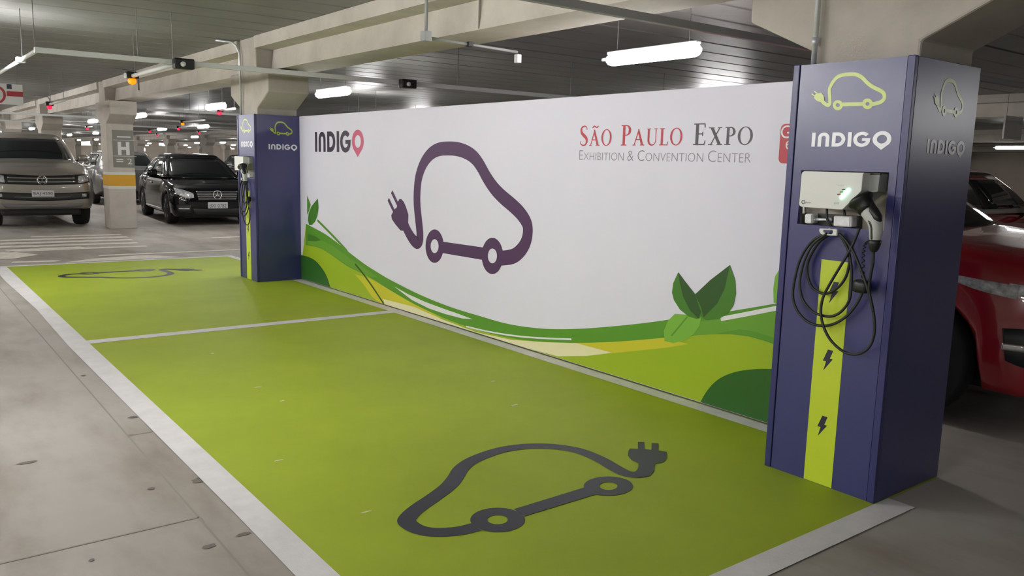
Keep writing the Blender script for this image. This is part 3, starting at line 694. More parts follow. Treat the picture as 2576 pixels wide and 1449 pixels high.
    def lerp_r(rs, n):
        return [rs[min(int(i * (len(rs) - 1) / (n - 1)), len(rs) - 2)] + (rs[min(int(i * (len(rs) - 1) / (n - 1)), len(rs) - 2) + 1] - rs[min(int(i * (len(rs) - 1) / (n - 1)), len(rs) - 2)]) * (i * (len(rs) - 1) / (n - 1) - min(int(i * (len(rs) - 1) / (n - 1)), len(rs) - 2)) for i in range(n)]
    MB().tube([Zg(886, 388), Zg(890, 394), Zg(902, 412), Zg(915, 430), Zg(930, 452), Zg(955, 486), Zg(980, 520)], [0.030, 0.050, 0.058, 0.057, 0.045, 0.041, 0.039], 24).build('connector_head', 'black_plastic', root, True)
    gp = smooth_path([Zg(972, 508), Zg(1000, 548), Zg(1035, 600), Zg(1056, 660), Zg(1060, 730), Zg(1054, 780), Zg(1050, 822)], 4)
    grip = MB().tube(gp, lerp_r([0.035, 0.036, 0.034, 0.031, 0.029, 0.026, 0.023], len(gp)), 20).build('connector_grip', 'gun_grey', root, True)
    cp = smooth_path([Zg(985, 455, GX - .004), Zg(1028, 530, GX - .006), Zg(1072, 600, GX - .006), Zg(1090, 645, GX - .002)], 4)
    MB().tube(cp, lerp_r([0.020, 0.026, 0.024, 0.012], len(cp)), 14).build('grip_cover', 'black_plastic', grip, True)
    MB().tube(smooth_path([Zg(968, 590, GX - .022), Zg(1000, 632, GX - .026), Zg(1020, 690, GX - .025), Zg(1022, 750, GX - .023), Zg(1022, 812, GX - .019)], 4), 0.007, 8).build('trigger_trim', 'black_plastic', grip, True)
    MB().tube([Zg(1051, 812), Zg(1050, 824), Zg(1046, 860), Zg(1040, 910), Zg(1036, 940)], [0.020, 0.029, 0.027, 0.021, 0.012], 16).build('strain_relief', 'black_plastic', root, True)
    # charging cable, in hanging loops
    def K(pts, X): return [P(a, b, x_) for (a, b), x_ in zip(pts, X if isinstance(X, list) else [X] * len(pts))]
    cab = [([(2075, 588), (2040, 610), (2012, 655), (1997, 715), (1995, 750), (2006, 782), (2030, 808), (2060, 819), (2095, 816), (2130, 795), (2155, 765), (2170, 735)], 3.575),
           ([(2080, 588), (2045, 615), (2022, 660), (2012, 710), (2018, 750), (2040, 780), (2065, 793), (2095, 795), (2120, 780), (2138, 750), (2142, 700), (2140, 660), (2130, 620), (2112, 590)], 3.560),
           ([(2112, 588), (2132, 610), (2150, 640), (2170, 690), (2181, 722), (2193, 765), (2200, 812), (2197, 850), (2182, 878), (2155, 891), (2125, 886), (2095, 862), (2075, 830), (2065, 790), (2070, 750), (2090, 710), (2120, 660), (2142, 622), (2156, 590), (2162, 574)], 3.545),
           ([(2090, 588), (2060, 610), (2036, 650), (2030, 682), (2040, 718), (2060, 735), (2080, 738), (2105, 726), (2125, 702), (2135, 672), (2137, 640), (2122, 605), (2108, 588)], 3.590),
           ([(2197, 632), (2196, 660), (2190, 695), (2186, 725), (2190, 752), (2197, 785)], [3.51, 3.515, 3.525, 3.535, 3.54, 3.545])]
    for pts, X in cab:
        MB().tube(smooth_path(K(pts, X), 5), 0.0068, 8).build('cable', 'cable_rubber', root, True)
    co = smooth_path(K([(2184, 607), (2175, 618), (2172, 640), (2171, 670), (2169, 706)], 3.55), 16); coil = []
    for i_, p in enumerate(co):
        a = i_ * 0.9; coil.append(p + Vector((0.006 * math.cos(a), 0.006 * math.sin(a), 0)))
    MB().tube(coil, 0.0028, 6).build('tether_cord', 'cable_rubber', root, True)
    q = P(2168, 720, 3.575)
    MB().rbox((q.x - 0.03, q.y - 0.036, q.z - 0.032), (q.x + 0.02, q.y + 0.036, q.z + 0.032), 0.02).build('connector_cap', 'black_plastic', root, True)
    return root
charger('white wall charger with green light and coiled cable on the near pillar', 0, 0)
charger('white wall charger with green light and coiled cable on the far pillar', FDX, FDY)

# ------------------------------------------------------------------ cars
def kf(keys, t):
    ks = keys
    if t <= ks[0][0]: return ks[0][1]
    for (a, va), (b, vb) in zip(ks, ks[1:]):
        if t <= b:
            s = (t - a) / (b - a); s = s * s * (3 - 2 * s) * 0.5 + s * 0.5
            return va + (vb - va) * s
    return ks[-1][1]
SEC = [(0, 0), (0.6, 0), (0.86, 0), (0.955, 0.015), (0.985, 0.10), (0.997, 0.25), (1.0, 0.42), (0.998, 0.56), (0.985, 0.70), (0.962, 0.82), (0.925, 0.91), (0.86, 0.965), (0.74, 0.99), (0.5, 1.0), (0.25, 1.008), (0, 1.012)]
def build_car(name, label, c, loc, rz, group=None, detail=True):
    root = thing(name, label, c.get('cat', 'car'), loc, rz, group)
    paint = c['paint']; Lc, Wc = c['L'], c['W']
    wheels = c['wheels']; R = c['R']; AR = R + c.get('gap', 0.055)
    ysn = sorted(set([0, 0.015, 0.04, 0.07, 0.11, 0.16, 0.22, 0.3] + [0.3 + (Lc - 0.6) * k / 34 for k in range(35)] + [Lc - 0.3, Lc - 0.2, Lc - 0.12, Lc - 0.06, Lc - 0.02, Lc] +
                     [wy + AR * math.cos(math.pi * k / 10) for wy in wheels for k in range(11)]))
    verts = []; n = len(SEC); ring = 2 * n - 2; faces = []
    for y in ysn:
        w = kf(c['w'], y); zb = kf(c['zb'], y); zt = kf(c['zt'], y); zs = zb
        for wy in wheels:
            d = abs(y - wy)
            if d <= AR: zs = max(zs, R + math.sqrt(max(AR * AR - d * d, 0)) * 1.0)
        zs = min(zs, zt - 0.10)
        half = [(w * fx, zs + (zt - zs) * fz) for fx, fz in SEC]
        prof = half + [(-x, z) for x, z in reversed(half[1:-1])]
        verts += [(x, y, z) for x, z in prof]
    for i in range(len(ysn) - 1):
        for k in range(ring):
            a, b = i * ring + k, i * ring + (k + 1) % ring; faces.append((a, a + ring, b + ring, b))
    faces.append(tuple(range(ring))); faces.append(tuple((len(ysn) - 1) * ring + k for k in range(ring - 1, -1, -1)))
    body = mesh_obj('body', verts, faces, paint, root, True)
    bm = bmesh.new(); bm.from_mesh(body.data); bmesh.ops.recalc_face_normals(bm, faces=bm.faces[:]); bm.to_mesh(body.data); bm.free()
    bvh = BVHTree.FromPolygons([Vector(v) for v in verts], faces)
    # underbody
    wz = min(kf(c['zb'], Lc / 2), 0.3)
    MB().rbox((-Wc + 0.24, 0.25, wz - 0.06), (Wc - 0.24, Lc - 0.25, wz + 0.42), 0.05).build('underbody', 'dark_trim', root)
    # greenhouse
    g = c['green']          # levels: (z, y_front, y_rear, half_width)
    lv = []
    for k in range(9):
        t = k / 8
        z = g[0][0] + (g[1][0] - g[0][0]) * t
        bul = 0.03 * math.sin(math.pi * t)
        lv.append((z, g[0][1] + (g[1][1] - g[0][1]) * t - bul * 1.2, g[0][2] + (g[1][2] - g[0][2]) * t + bul * 0.8, g[0][3] + (g[1][3] - g[0][3]) * t + bul))
    # perimeter stations (half): name, count
    segs = [('windshield', (0, 0.86)), ('a_pillar', (0.86, 1.0)), ('side', None), ('c_pillar', None), ('rear', None)]
    bp = c.get('bpillar', 0.5)
    def per(level, s):
        """s in 0..5: 0-1 windshield half, 1-2 a pillar, 2-3 side, 3-4 c pillar, 4-5 rear half"""
        z, yf, yr, b = level; cp = 0.11
        if s <= 1: x = 0.88 * b * s; return (x, yf + 0.10 * (x / b) ** 2, z)
        if s <= 2:
            t = s - 1; x = b * (0.88 + 0.12 * math.sin(t * math.pi / 2)); y = yf + 0.10 * 0.774 + 0.13 * (1 - math.cos(t * math.pi / 2)); return (x, y, z)
        ys_, ye_ = yf + 0.207, yr - 0.24
        if s <= 3: t = s - 2; return (b + 0.012 * math.sin(math.pi * t), ys_ + (ye_ - ys_) * t, z)
        if s <= 4: t = s - 3; return (b * (0.88 + 0.12 * math.cos(t * math.pi / 2)), ye_ + 0.17 * math.sin(t * math.pi / 2), z)
        t = s - 4; x = 0.88 * b * (1 - t); return (x, yr - 0.07 * (x / b) ** 2, z)
    def patch(nm, s0, s1, k0, k1, material, mirror=False, both=False, off=0.0, ns=6):
        vs_, fs_ = [], []
        for k in range(k0, k1 + 1):
            for i in range(ns + 1):
                s = s0 + (s1 - s0) * i / ns
                p = per(lv[k], abs(s)); sx = -1 if (s < 0) != mirror else 1
                vs_.append((p[0] * sx, p[1], p[2]))
        for k in range(k1 - k0):
            for i in range(ns):
                a = k * (ns + 1) + i; fs_.append((a, a + 1, a + ns + 2, a + ns + 1))
        o = mesh_obj(nm, vs_, fs_, material, root, True)
        sd = o.modifiers.new('thick', 'SOLIDIFY'); sd.thickness = 0.012 + off; sd.offset = -1 if not mirror else 1
        return o
    def rearp(nm, k0, k1, material):
        vs_, fs_ = [], []; ns = 10
        for k in range(k0, k1 + 1):
            for i in range(ns + 1):
                u = -1 + 2 * i / ns; p = per(lv[k], 4 + (1 - abs(u))); vs_.append((p[0] * (1 if u > 0 else -1), p[1], p[2]))
        for k in range(k1 - k0):
            for i in range(ns):
                a = k * (ns + 1) + i; fs_.append((a, a + ns + 1, a + ns + 2, a + 1))
        return mesh_obj(nm, vs_, fs_, material, root, True)
    patch('windshield', -1, 1, 0, 7, 'glass_dark', ns=12); patch('windshield_header', -1, 1, 7, 8, paint, ns=12)
    rearp('rear_window', 1, 7, 'glass_dark'); rearp('rear_header', 7, 8, paint); rearp('rear_panel', 0, 1, paint)
    for mi in (False, True):
        patch('a_pillar', 1, 2, 0, 8, paint, mi); patch('c_pillar', 3, 4, 0, 8, paint, mi)
        b0, b1 = 2 + bp - 0.03, 2 + bp + 0.03
        patch('side_window', 2, b0, 1, 7, 'glass_dark', mi, ns=4); patch('side_window', b1, 3, 1, 7, 'glass_dark', mi, ns=4)
        patch('b_pillar', b0, b1, 1, 7, 'dark_trim', mi, ns=2)
        patch('roof_rail', 2, 3, 7, 8, paint, mi, ns=6); patch('belt_line', 2, 3, 0, 1, c.get('belt', paint), mi, ns=6)
    # roof
    pts = [per(lv[8], s * 0.25) for s in range(0, 21)]; top = lv[8]
    ringp = [(p[0], p[1]) for p in pts] + [(-p[0], p[1]) for p in reversed(pts[1:-1])]
    yc_ = (top[1] + top[2]) / 2; vs_, fs_ = [], []; nr = len(ringp)
    for q, (sc, dz) in enumerate(((1.0, 0), (0.97, 0.018), (0.90, 0.036), (0.75, 0.052), (0.5, 0.064), (0.25, 0.070))):
        vs_ += [(x * sc, yc_ + (y - yc_) * sc, top[0] + dz) for x, y in ringp]
    for q in range(5):
        for k in range(nr):
            fs_.append((q * nr + k, q * nr + (k + 1) % nr, (q + 1) * nr + (k + 1) % nr, (q + 1) * nr + k))
    fs_.append(tuple(5 * nr + k for k in range(nr)))
    mesh_obj('roof', vs_, fs_, c.get('roof', paint), root, True)
    # wheels
    for wy in wheels:
        for sx in (-1, 1):
            xo = sx * (kf(c['w'], wy) - 0.015); tw = c.get('tw', 0.20)
            ty = MB().lathe([(R * 0.66, 0), (R * 0.93, -0.006 * 1), (R * 0.985, -0.03), (R, -0.07), (R, -tw + 0.05), (R * 0.96, -tw), (R * 0.66, -tw)] if sx > 0 else [(R * 0.66, 0), (R * 0.93, 0.006), (R * 0.985, 0.03), (R, 0.07), (R, tw - 0.05), (R * 0.96, tw), (R * 0.66, tw)], (xo, wy, R), 'x', 28).build('tyre', 'tyre', root, True)
            mb = MB().lathe([(R * 0.69, -0.004 * sx), (R * 0.67, -0.02 * sx), (R * 0.60, -0.05 * sx)], (xo, wy, R), 'x', 28)
            mb.lathe([(R * 0.15, 0.006 * sx), (R * 0.15, -0.04 * sx)], (xo - 0.015 * sx, wy, R), 'x', 14)
            for k in range(5):
                a = 2 * math.pi * k / 5 + 0.3; ca, sa = math.cos(a), math.sin(a)
                for da in (-0.13, 0.13):
                    c2, s2 = math.cos(a + da), math.sin(a + da)
                    mb.tube([(xo - 0.02 * sx, wy + ca * R * 0.10, R + sa * R * 0.10), (xo - 0.012 * sx, wy + c2 * R * 0.66, R + s2 * R * 0.66)], 0.018, 5)
            mb.build('rim', 'alloy', ty, True)
    # projected front / side parts
    def proj(nm, top_, bot_, material, axis='f', off=0.006, nu=8, nv=3, parent=None, thick=0.012, sx=1):
        T = [(p.x, p.y) for p in smooth_path(top_, nu)]; B = [(p.x, p.y) for p in smooth_path(bot_, nu)]
        vs_, fs_ = [], []; m_ = min(len(T), len(B))
        for j in range(nv + 1):
            t = j / nv
            for i in range(m_):
                a = T[i][0] + (B[i][0] - T[i][0]) * t; b = T[i][1] + (B[i][1] - T[i][1]) * t
                if axis == 'f':
                    hit = bvh.ray_cast(Vector((a * sx, -1, b)), Vector((0, 1, 0)))[0]; d = Vector((0, -1, 0))
                else:
                    hit = bvh.ray_cast(Vector((2.5 * sx, a, b)), Vector((-sx, 0, 0)))[0]; d = Vector((sx, 0, 0))
                if hit is None: hit = Vector((a * sx, 0.3, b)) if axis == 'f' else Vector((Wc * 0.9 * sx, a, b))
                vs_.append(hit + d * off)
        for j in range(nv):
            for i in range(m_ - 1):
                q = j * m_ + i; fs_.append((q, q + 1, q + m_ + 1, q + m_))
        o = mesh_obj(nm, vs_, fs_, material, parent or root, True)
        sd = o.modifiers.new('thick', 'SOLIDIFY'); sd.thickness = thick; sd.offset = 0
        return o
    for part in c.get('front', []):
        nm, tp, bt, mt_ = part[:4]; kw = part[4] if len(part) > 4 else {}
        sides = (1, -1) if kw.get('pair') else (1,)
        for sx in sides:
            o = proj(nm, tp, bt, mt_, 'f', kw.get('off', 0.006), sx=sx)
            for sub in kw.get('subs', []):
                proj(sub[0], sub[1], sub[2], sub[3], 'f', sub[4] if len(sub) > 4 else kw.get('off', 0.006) + 0.008, sx=sx, parent=o, thick=0.01)
    for part in c.get('side', []):
        for sx in (1, -1):
            proj(part[0], part[1], part[2], part[3], 's', part[4] if len(part) > 4 else 0.004, sx=sx)
    # mirrors
    mz, my = c['mirror']
    for sx in (1, -1):
        bw = g[0][3]
        mb = MB().rbox((bw + 0.06 if sx > 0 else -bw - 0.27, my, mz), (bw + 0.27 if sx > 0 else -bw - 0.06, my + 0.11, mz + 0.15), 0.05)
        mo = mb.build('mirror', c.get('mirror_mat', paint), root, True)
        MB().tube([(sx * (bw + 0.10), my + 0.06, mz + 0.03), (sx * (bw - 0.04), my + 0.08, mz - 0.03)], 0.02, 6).build('mirror_arm', 'dark_trim', mo)
    # plate
    if 'plate' in c:
        pz, ptext = c['plate']; hit = bvh.ray_cast(Vector((0, -1, pz)), Vector((0, 1, 0)))[0]; py_ = hit.y - 0.03
        pl_ = MB().rbox((-0.20, py_, pz - 0.065), (0.20, py_ + 0.035, pz + 0.065), 0.008).build('number_plate', 'plate', root)
        T = fit(text_print(ptext), (-0.17, pz - 0.045, 0.17, pz + 0.03))
        Print().put(T, lambda u, v: (u, v)).build('plate_lettering', 'plate_ink', lambda u, v, d: (u, py_ - d, v), 0.002, pl_)
    if 'badge' in c:
        bz, br, kind = c['badge']; hit = bvh.ray_cast(Vector((0, -1, bz)), Vector((0, 1, 0)))[0]; by = hit.y - 0.022
        mb = MB(); N = 28
        mb.tube([(br * math.cos(2 * math.pi * k / N), by, bz + br * math.sin(2 * math.pi * k / N)) for k in range(N + 1)], br * 0.11, 8, False)
        if kind == 'star':
            for k in range(3):
                a = math.pi / 2 + k * 2 * math.pi / 3; mb.tube([(0, by, bz), (br * math.cos(a), by, bz + br * math.sin(a))], [br * 0.16, br * 0.03], 6)
        else:
            for pts_ in ([(-0.42, 0.85), (0, 0.12), (0.42, 0.85)], [(-0.85, 0.35), (-0.45, -0.75), (0, 0.02), (0.45, -0.75), (0.85, 0.35)]):
                mb.tube([(a * br, by, bz + b * br) for a, b in pts_], br * 0.09, 6)
        mb.build('badge', 'chrome', root, True)
    return root

def R_(x0, x1, z0, z1): return [(x0, z1), ((x0 + x1) / 2, z1), (x1, z1)], [(x0, z0), ((x0 + x1) / 2, z0), (x1, z0)]
def slat(z, w, h=0.012, bow=0.0): return [(-w, z + h + bow), (0, z + h), (w, z + h + bow)], [(-w, z - h + bow), (0, z - h), (w, z - h + bow)]
pickup = dict(cat='pickup truck', paint='paint_champagne', L=5.25, W=0.96, tw=0.27, R=0.40, wheels=[0.92, 4.02], gap=0.07,
    w=[(0, 0.76), (0.03, 0.84), (0.10, 0.90), (0.25, 0.945), (0.6, 0.96), (4.6, 0.955), (5.1, 0.93), (5.25, 0.90)],
    zb=[(0, 0.45), (0.05, 0.39), (0.2, 0.37), (0.6, 0.38), (4.6, 0.36), (5.25, 0.5)],
    zt=[(0, 0.84), (0.02, 0.95), (0.06, 1.055), (0.15, 1.125), (0.4, 1.215), (0.9, 1.31), (1.45, 1.385), (1.7, 1.35), (3.4, 1.33), (5.25, 1.30)],
    green=[(1.32, 1.30, 3.62, 0.86), (1.88, 2.02, 3.38, 0.655)], bpillar=0.52, mirror=(1.34, 1.66), plate=(0.70, 'BAJ 4590'), badge=(0.965, 0.085, 'vw'),
    front=[('grille', [(-0.62, 1.075), (0, 1.055), (0.62, 1.075)], [(-0.60, 0.885), (0, 0.872), (0.60, 0.885)], 'dark_trim', dict(subs=[('grille_bar', *slat(1.005, 0.60, 0.012, 0.01), 'chrome'), ('grille_bar', *slat(0.935, 0.60, 0.012, 0.008), 'chrome')])),
           ('headlight', [(0.60, 1.08), (0.75, 1.085), (0.885, 1.09)], [(0.58, 0.885), (0.74, 0.90), (0.875, 0.935)], 'dark_trim', dict(pair=True, off=0.008, subs=[('lens', [(0.66, 1.05), (0.75, 1.065), (0.86, 1.07)], [(0.65, 0.915), (0.75, 0.925), (0.855, 0.955)], 'headlight')])),
           ('lower_intake', [(-0.86, 0.735), (0, 0.70), (0.86, 0.735)], [(-0.84, 0.595), (0, 0.545), (0.84, 0.595)], 'dark_trim', dict(subs=[('grille_bar', *slat(0.62, 0.5, 0.006, 0.01), 'grey_trim')])),
           ('fog_light', *R_(0.71, 0.79, 0.635, 0.695), 'headlight', dict(pair=True, off=0.016)),
           ('skid_plate', [(-0.74, 0.49), (0, 0.475), (0.74, 0.49)], [(-0.66, 0.415), (0, 0.40), (0.66, 0.415)], 'grey_trim', dict(off=0.01))],
    side=[('sill_trim', [(1.5, 0.42), (2.5, 0.42), (3.5, 0.42)], [(1.5, 0.37), (2.5, 0.37), (3.5, 0.37)], 'dark_trim'), ('door_handle', *R_(2.55, 2.75, 0.98, 1.01), 'chrome', 0.012)])
sedan = dict(paint='paint_black', L=4.58, W=0.885, R=0.315, wheels=[0.80, 3.56], gap=0.045,
    w=[(0, 0.62), (0.03, 0.70), (0.10, 0.79), (0.22, 0.85), (0.5, 0.88), (0.8, 0.885), (4.0, 0.885), (4.35, 0.85), (4.58, 0.74)],
    zb=[(0, 0.26), (0.05, 0.21), (0.2, 0.18), (0.6, 0.20), (4.0, 0.21), (4.58, 0.34)],
    zt=[(0, 0.58), (0.02, 0.66), (0.06, 0.72), (0.14, 0.765), (0.4, 0.83), (0.9, 0.915), (1.35, 0.965), (1.7, 0.96), (3.4, 0.97), (4.0, 1.02), (4.45, 1.0), (4.58, 0.9)],
    green=[(0.955, 1.15, 4.12, 0.80), (1.395, 2.02, 3.42, 0.57)], bpillar=0.46, mirror=(0.96, 1.62), plate=(0.42, 'BXI 0782'), badge=(0.635, 0.085, 'star'), belt='chrome',
    front=[('grille', [(-0.42, 0.70), (0, 0.70), (0.42, 0.70)], [(-0.38, 0.53), (0, 0.525), (0.38, 0.53)], 'dark_trim', dict(subs=[('grille_bar', *slat(0.695, 0.42, 0.008), 'chrome'), ('grille_bar', *slat(0.65, 0.40, 0.010), 'chrome'), ('grille_bar', *slat(0.60, 0.395, 0.010), 'chrome'), ('grille_bar', *slat(0.55, 0.385, 0.009), 'chrome')])),
           ('headlight', [(0.48, 0.665), (0.62, 0.715), (0.80, 0.765)], [(0.47, 0.575), (0.62, 0.565), (0.79, 0.64)], 'headlight', dict(pair=True, off=0.006)),
           ('lower_intake', [(-0.50, 0.36), (0, 0.34), (0.50, 0.36)], [(-0.46, 0.235), (0, 0.225), (0.46, 0.235)], 'dark_trim'),
           ('side_intake', [(0.54, 0.43), (0.66, 0.435), (0.79, 0.43)], [(0.55, 0.26), (0.66, 0.26), (0.77, 0.27)], 'dark_trim', dict(pair=True, subs=[('daytime_light', *R_(0.57, 0.76, 0.345, 0.365), 'headlight')]))],
    side=[('door_handle', *R_(2.35, 2.52, 0.80, 0.825), 'chrome', 0.012), ('sill_trim', [(1.25, 0.30), (2.2, 0.30), (3.1, 0.30)], [(1.25, 0.27), (2.2, 0.27), (3.1, 0.27)], 'chrome')])
suv = dict(cat='car', paint='paint_red', L=4.37, W=0.95, R=0.365, wheels=[0.86, 3.50], gap=0.05,
    w=[(0, 0.50), (0.03, 0.62), (0.10, 0.745), (0.22, 0.85), (0.42, 0.92), (0.75, 0.95), (3.8, 0.95), (4.2, 0.90), (4.37, 0.80)],
    zb=[(0, 0.30), (0.05, 0.25), (0.2, 0.22), (0.6, 0.26), (3.9, 0.28), (4.37, 0.42)],
    zt=[(0, 0.86), (0.02, 0.92), (0.06, 0.965), (0.14, 1.0), (0.4, 1.05), (0.8, 1.10), (1.1, 1.125), (3.4, 1.18), (4.1, 1.20), (4.37, 1.05)],
    green=[(1.10, 0.98, 4.22, 0.85), (1.545, 1.72, 3.85, 0.64)], bpillar=0.45, mirror=(1.08, 1.42), badge=(0.80, 0.04, 'star'), belt='chrome',
    front=[('grille', [(-0.48, 0.87), (0, 0.88), (0.48, 0.87)], [(-0.44, 0.74), (0, 0.73), (0.44, 0.74)], 'dark_trim'),
           ('lower_intake', [(-0.5, 0.58), (0, 0.58), (0.5, 0.58)], [(-0.45, 0.40), (0, 0.39), (0.45, 0.40)], 'dark_trim'),
           ('headlight', [(0.50, 0.82), (0.68, 0.845), (0.86, 0.875)], [(0.50, 0.735), (0.68, 0.755), (0.86, 0.81)], 'headlight', dict(pair=True, off=0.005))],
    side=[('fog_light', [(0.10, 0.63), (0.20, 0.63), (0.33, 0.62)], [(0.12, 0.42), (0.20, 0.41), (0.30, 0.44)], 'dark_trim', 0.005), ('fog_trim', *R_(0.11, 0.32, 0.50, 0.54), 'chrome', 0.014), ('headlight', [(0.28, 0.865), (0.46, 0.882), (0.68, 0.905)], [(0.28, 0.79), (0.46, 0.82), (0.68, 0.88)], 'headlight'), ('wheel_arch_trim', [(1.3, 0.36), (2.2, 0.36), (3.05, 0.36)], [(1.3, 0.28), (2.2, 0.28), (3.05, 0.28)], 'dark_trim')])
def variant(base, **kw):
    d = dict(base); d.update(kw)
    return d
def no_plate(d):
    e = dict(d); e.pop('plate', None); e.pop('badge', None); return e

build_car('pickup_truck', 'champagne double-cab pickup truck parked nose out beside the H 2 column', pickup, (2.60, 19.05, 0), math.radians(-1))
build_car('sedan_car', 'glossy black sedan with chrome grille parked between the H 2 column and the far pillar', sedan, (5.93, 18.55, 0), math.radians(-4)).scale = (1.06, 1.06, 1.08)
build_car('suv_car', 'dark red compact SUV parked behind the near charging pillar', variant(suv), (6.12, 1.70, 0), 0).scale = (1, 1, 1.05)
# further cars
hatch = no_plate(variant(suv, paint='paint_grey', roof='paint_grey'))
build_car('estate_car', 'dark grey estate car beyond the silver hatchback', no_plate(variant(suv, paint='paint_grey', belt='paint_grey')), (7.9, 39.0, 0), math.radians(180))
build_car('hatchback_car', 'silver hatchback with its tail towards the champagne pickup', no_plate(variant(suv, paint='paint_silver', belt='paint_silver')), (6.15, 31.3, 0), math.radians(178))
build_car('sedan_car', 'black sedan parked beside the sedan with the chrome grille', no_plate(variant(sedan, paint='paint_black', belt='dark_trim')), (8.75, 19.6, 0), 0)
build_car('suv_car', 'red car with black roof parked beyond the dark red SUV', no_plate(variant(suv, paint='paint_red', roof='paint_black', belt='paint_white')), (12.6, 5.1, 0), math.radians(90))
build_car('sedan_car', 'white car parked beyond the dark red SUV', no_plate(variant(sedan, paint='paint_white', belt='paint_white')), (11.2, 7.8, 0), math.radians(90))
far = [(8.6, 28.2, 'paint_silver', sedan, 'silver sedan in the row behind the black sedans'), (11.4, 28.4, 'paint_black', suv, 'black SUV in the row behind the black sedans'),
       (12.0, 19.4, 'paint_white', suv, 'white SUV parked in the row of the black sedans'), (11.3, 36.5, 'paint_grey', suv, 'dark car in the last visible row'), (14.0, 36.5, 'paint_white', sedan, 'white sedan in the last visible row')]
for x, y, pm, base, lab in far:
    build_car('sedan_car' if base is sedan else 'suv_car', lab, no_plate(variant(base, paint=pm, belt=pm)), (x, y, 0), 0)

# ------------------------------------------------------------------ overhead services
def lamp_proto():
    root = thing('tube_lamp', 'lit white tube lamp hanging under the ceiling', 'lamp', (0, 0, 0), 0, 'tube lamps of the garage')
    prof = []
    MB().rbox((-0.028, -0.50, 0.045), (0.028, 0.50, 0.07), 0.008).build('housing', 'lamp_housing', root)
    d = MB(); path = [(0, -0.52, 0), (0, -0.49, 0), (0, -0.45, 0), (0, 0.45, 0), (0, 0.49, 0), (0, 0.52, 0)]
    d.tube(path, [0.018, 0.044, 0.054, 0.054, 0.044, 0.018], 10).build('diffuser', 'lamp_light', root, True)
    MB().tube([(0, 0.52, 0.01), (0, 0.58, 0.01)], 0.014, 8).build('end_cap', 'lamp_housing', root)
    for y in (-0.4, 0.4): MB().tube([(0, y, 0.07), (0, y, 0.53)], 0.003, 5).build('hanger', 'rod', root)
    return root
LP = lamp_proto(); LZ = 2.455
spots = []
for y in (4.88, 10.92, 16.0, 21.7, 27.3, 33.2, 39.5, 44.1, 51): spots.append((5.13, y))
for y in (4.8, 10.3, 21.5, 27.1, 32.7, 44): spots.append((0.95, y))
for x in (-2.0, -4.6, -7.0):  # unseen aisle rows, added as broad fill from the left
    for y in (1.4, 5.4, 9.8, 13.9, 19.9, 36): spots.append((x, y))
spots += [(-4.6, 28.0), (-7.0, 28.0)]
spots += [(-1.2, 23.7), (-2.1, 26.0), (-3.5, 30.2)]  # added out of view so the far pillar's front face reflects them
spots += [(13.2, -2.7), (-2.0, -2.6), (-4.6, -4.6)]  # unseen: first placed for sheen on near pillar's side, others added as fill
for y in (16.2, 27.5, 32.4, 39.5, 44.1, 51): spots.append((8.4, y))
for y in (10.5, 21.7, 32.5, 44): spots.append((13.0, y))
for x in (2, 7.5, 12.5, 19.5, 24.5, 31.5, 37): spots += [(x, q_) for q_ in (59.5, 65.5, 72.0, 79.5, 86.0, 94.0, 101.0, 109.0)]
for y in (7, 16, 27.5, 39.5, 50): spots.append((19.5, y))
for y in (12, 33, 55): spots.append((30.0, y))
first = True; specials = []
for x, y in spots:
    o = LP if first else copy_tree(LP); first = False
    o.location = (x, y, LZ)
    lab = {(5.13, 4.88): 'large lit tube lamp above the printed wall near the lettering', (5.13, 10.92): 'lit tube lamp beside the corbel of the far purple pillar',
           (5.13, 16.0): 'lit tube lamp above the black sedan'}.get((x, y))
    if x < 0: o['label'] = 'unseen tube lamp added over the driving aisle to light bays and pillars'; o['group'] = 'added tube lamps over the aisle'
    elif x > 9: o['label'] = 'lit white tube lamp far behind the printed wall'; o['group'] = 'tube lamps behind the printed wall'
    elif x < 2: o['label'] = 'lit white tube lamp along the line of the green bays'; o['group'] = 'tube lamps along the bays'
    else: o['label'] = 'lit white tube lamp over the distant rows of parked cars'; o['group'] = 'tube lamps over the parked cars'
    specials.append((o, lab))
for o, lab in specials:
    if lab:
        o['label'] = lab; del o['group']

def trunking(y, x0, x1, label, z=2.47, m_='white_tube'):
    root = thing('cable_trunking', label, 'trunking', (x0, y, z))
    MB().rbox((0, -0.024, -0.02), (x1 - x0, 0.024, 0.03), 0.006).build('duct', m_, root)
    k = 0.9
    while k < x1 - x0:
        if abs(x0 + k - 3.955) > 0.5: MB().tube([(k, 0, 0.03), (k, 0, CEIL - z)], 0.004, 5).build('hanger_rod', 'rod', root)
        k += 1.9
    return root
trunking(8.95, 1.22, 11.5, 'white cable trunking crossing in front of the far purple pillar column')
trunking(3.72, 1.2, 11.5, 'grey cable trunking passing under the beam above the printed wall', 2.455, 'grey_box')
trunking(18.9, 4.6, 15.5, 'cable trunking behind the H 2 column', 2.47)
trunking(24.6, -3, 15.5, 'cable trunking far behind the pickup', 2.47)
trunking(31.0, -3, 28, 'cable trunking over the distant rows of cars', 2.47)
trunking(38.0, -3, 28, 'most distant cable trunking that can be made out', 2.47)
trunking(5.4, 14.2, 26.0, 'cable trunking beyond the white hanging board', 2.47, 'grey_box')

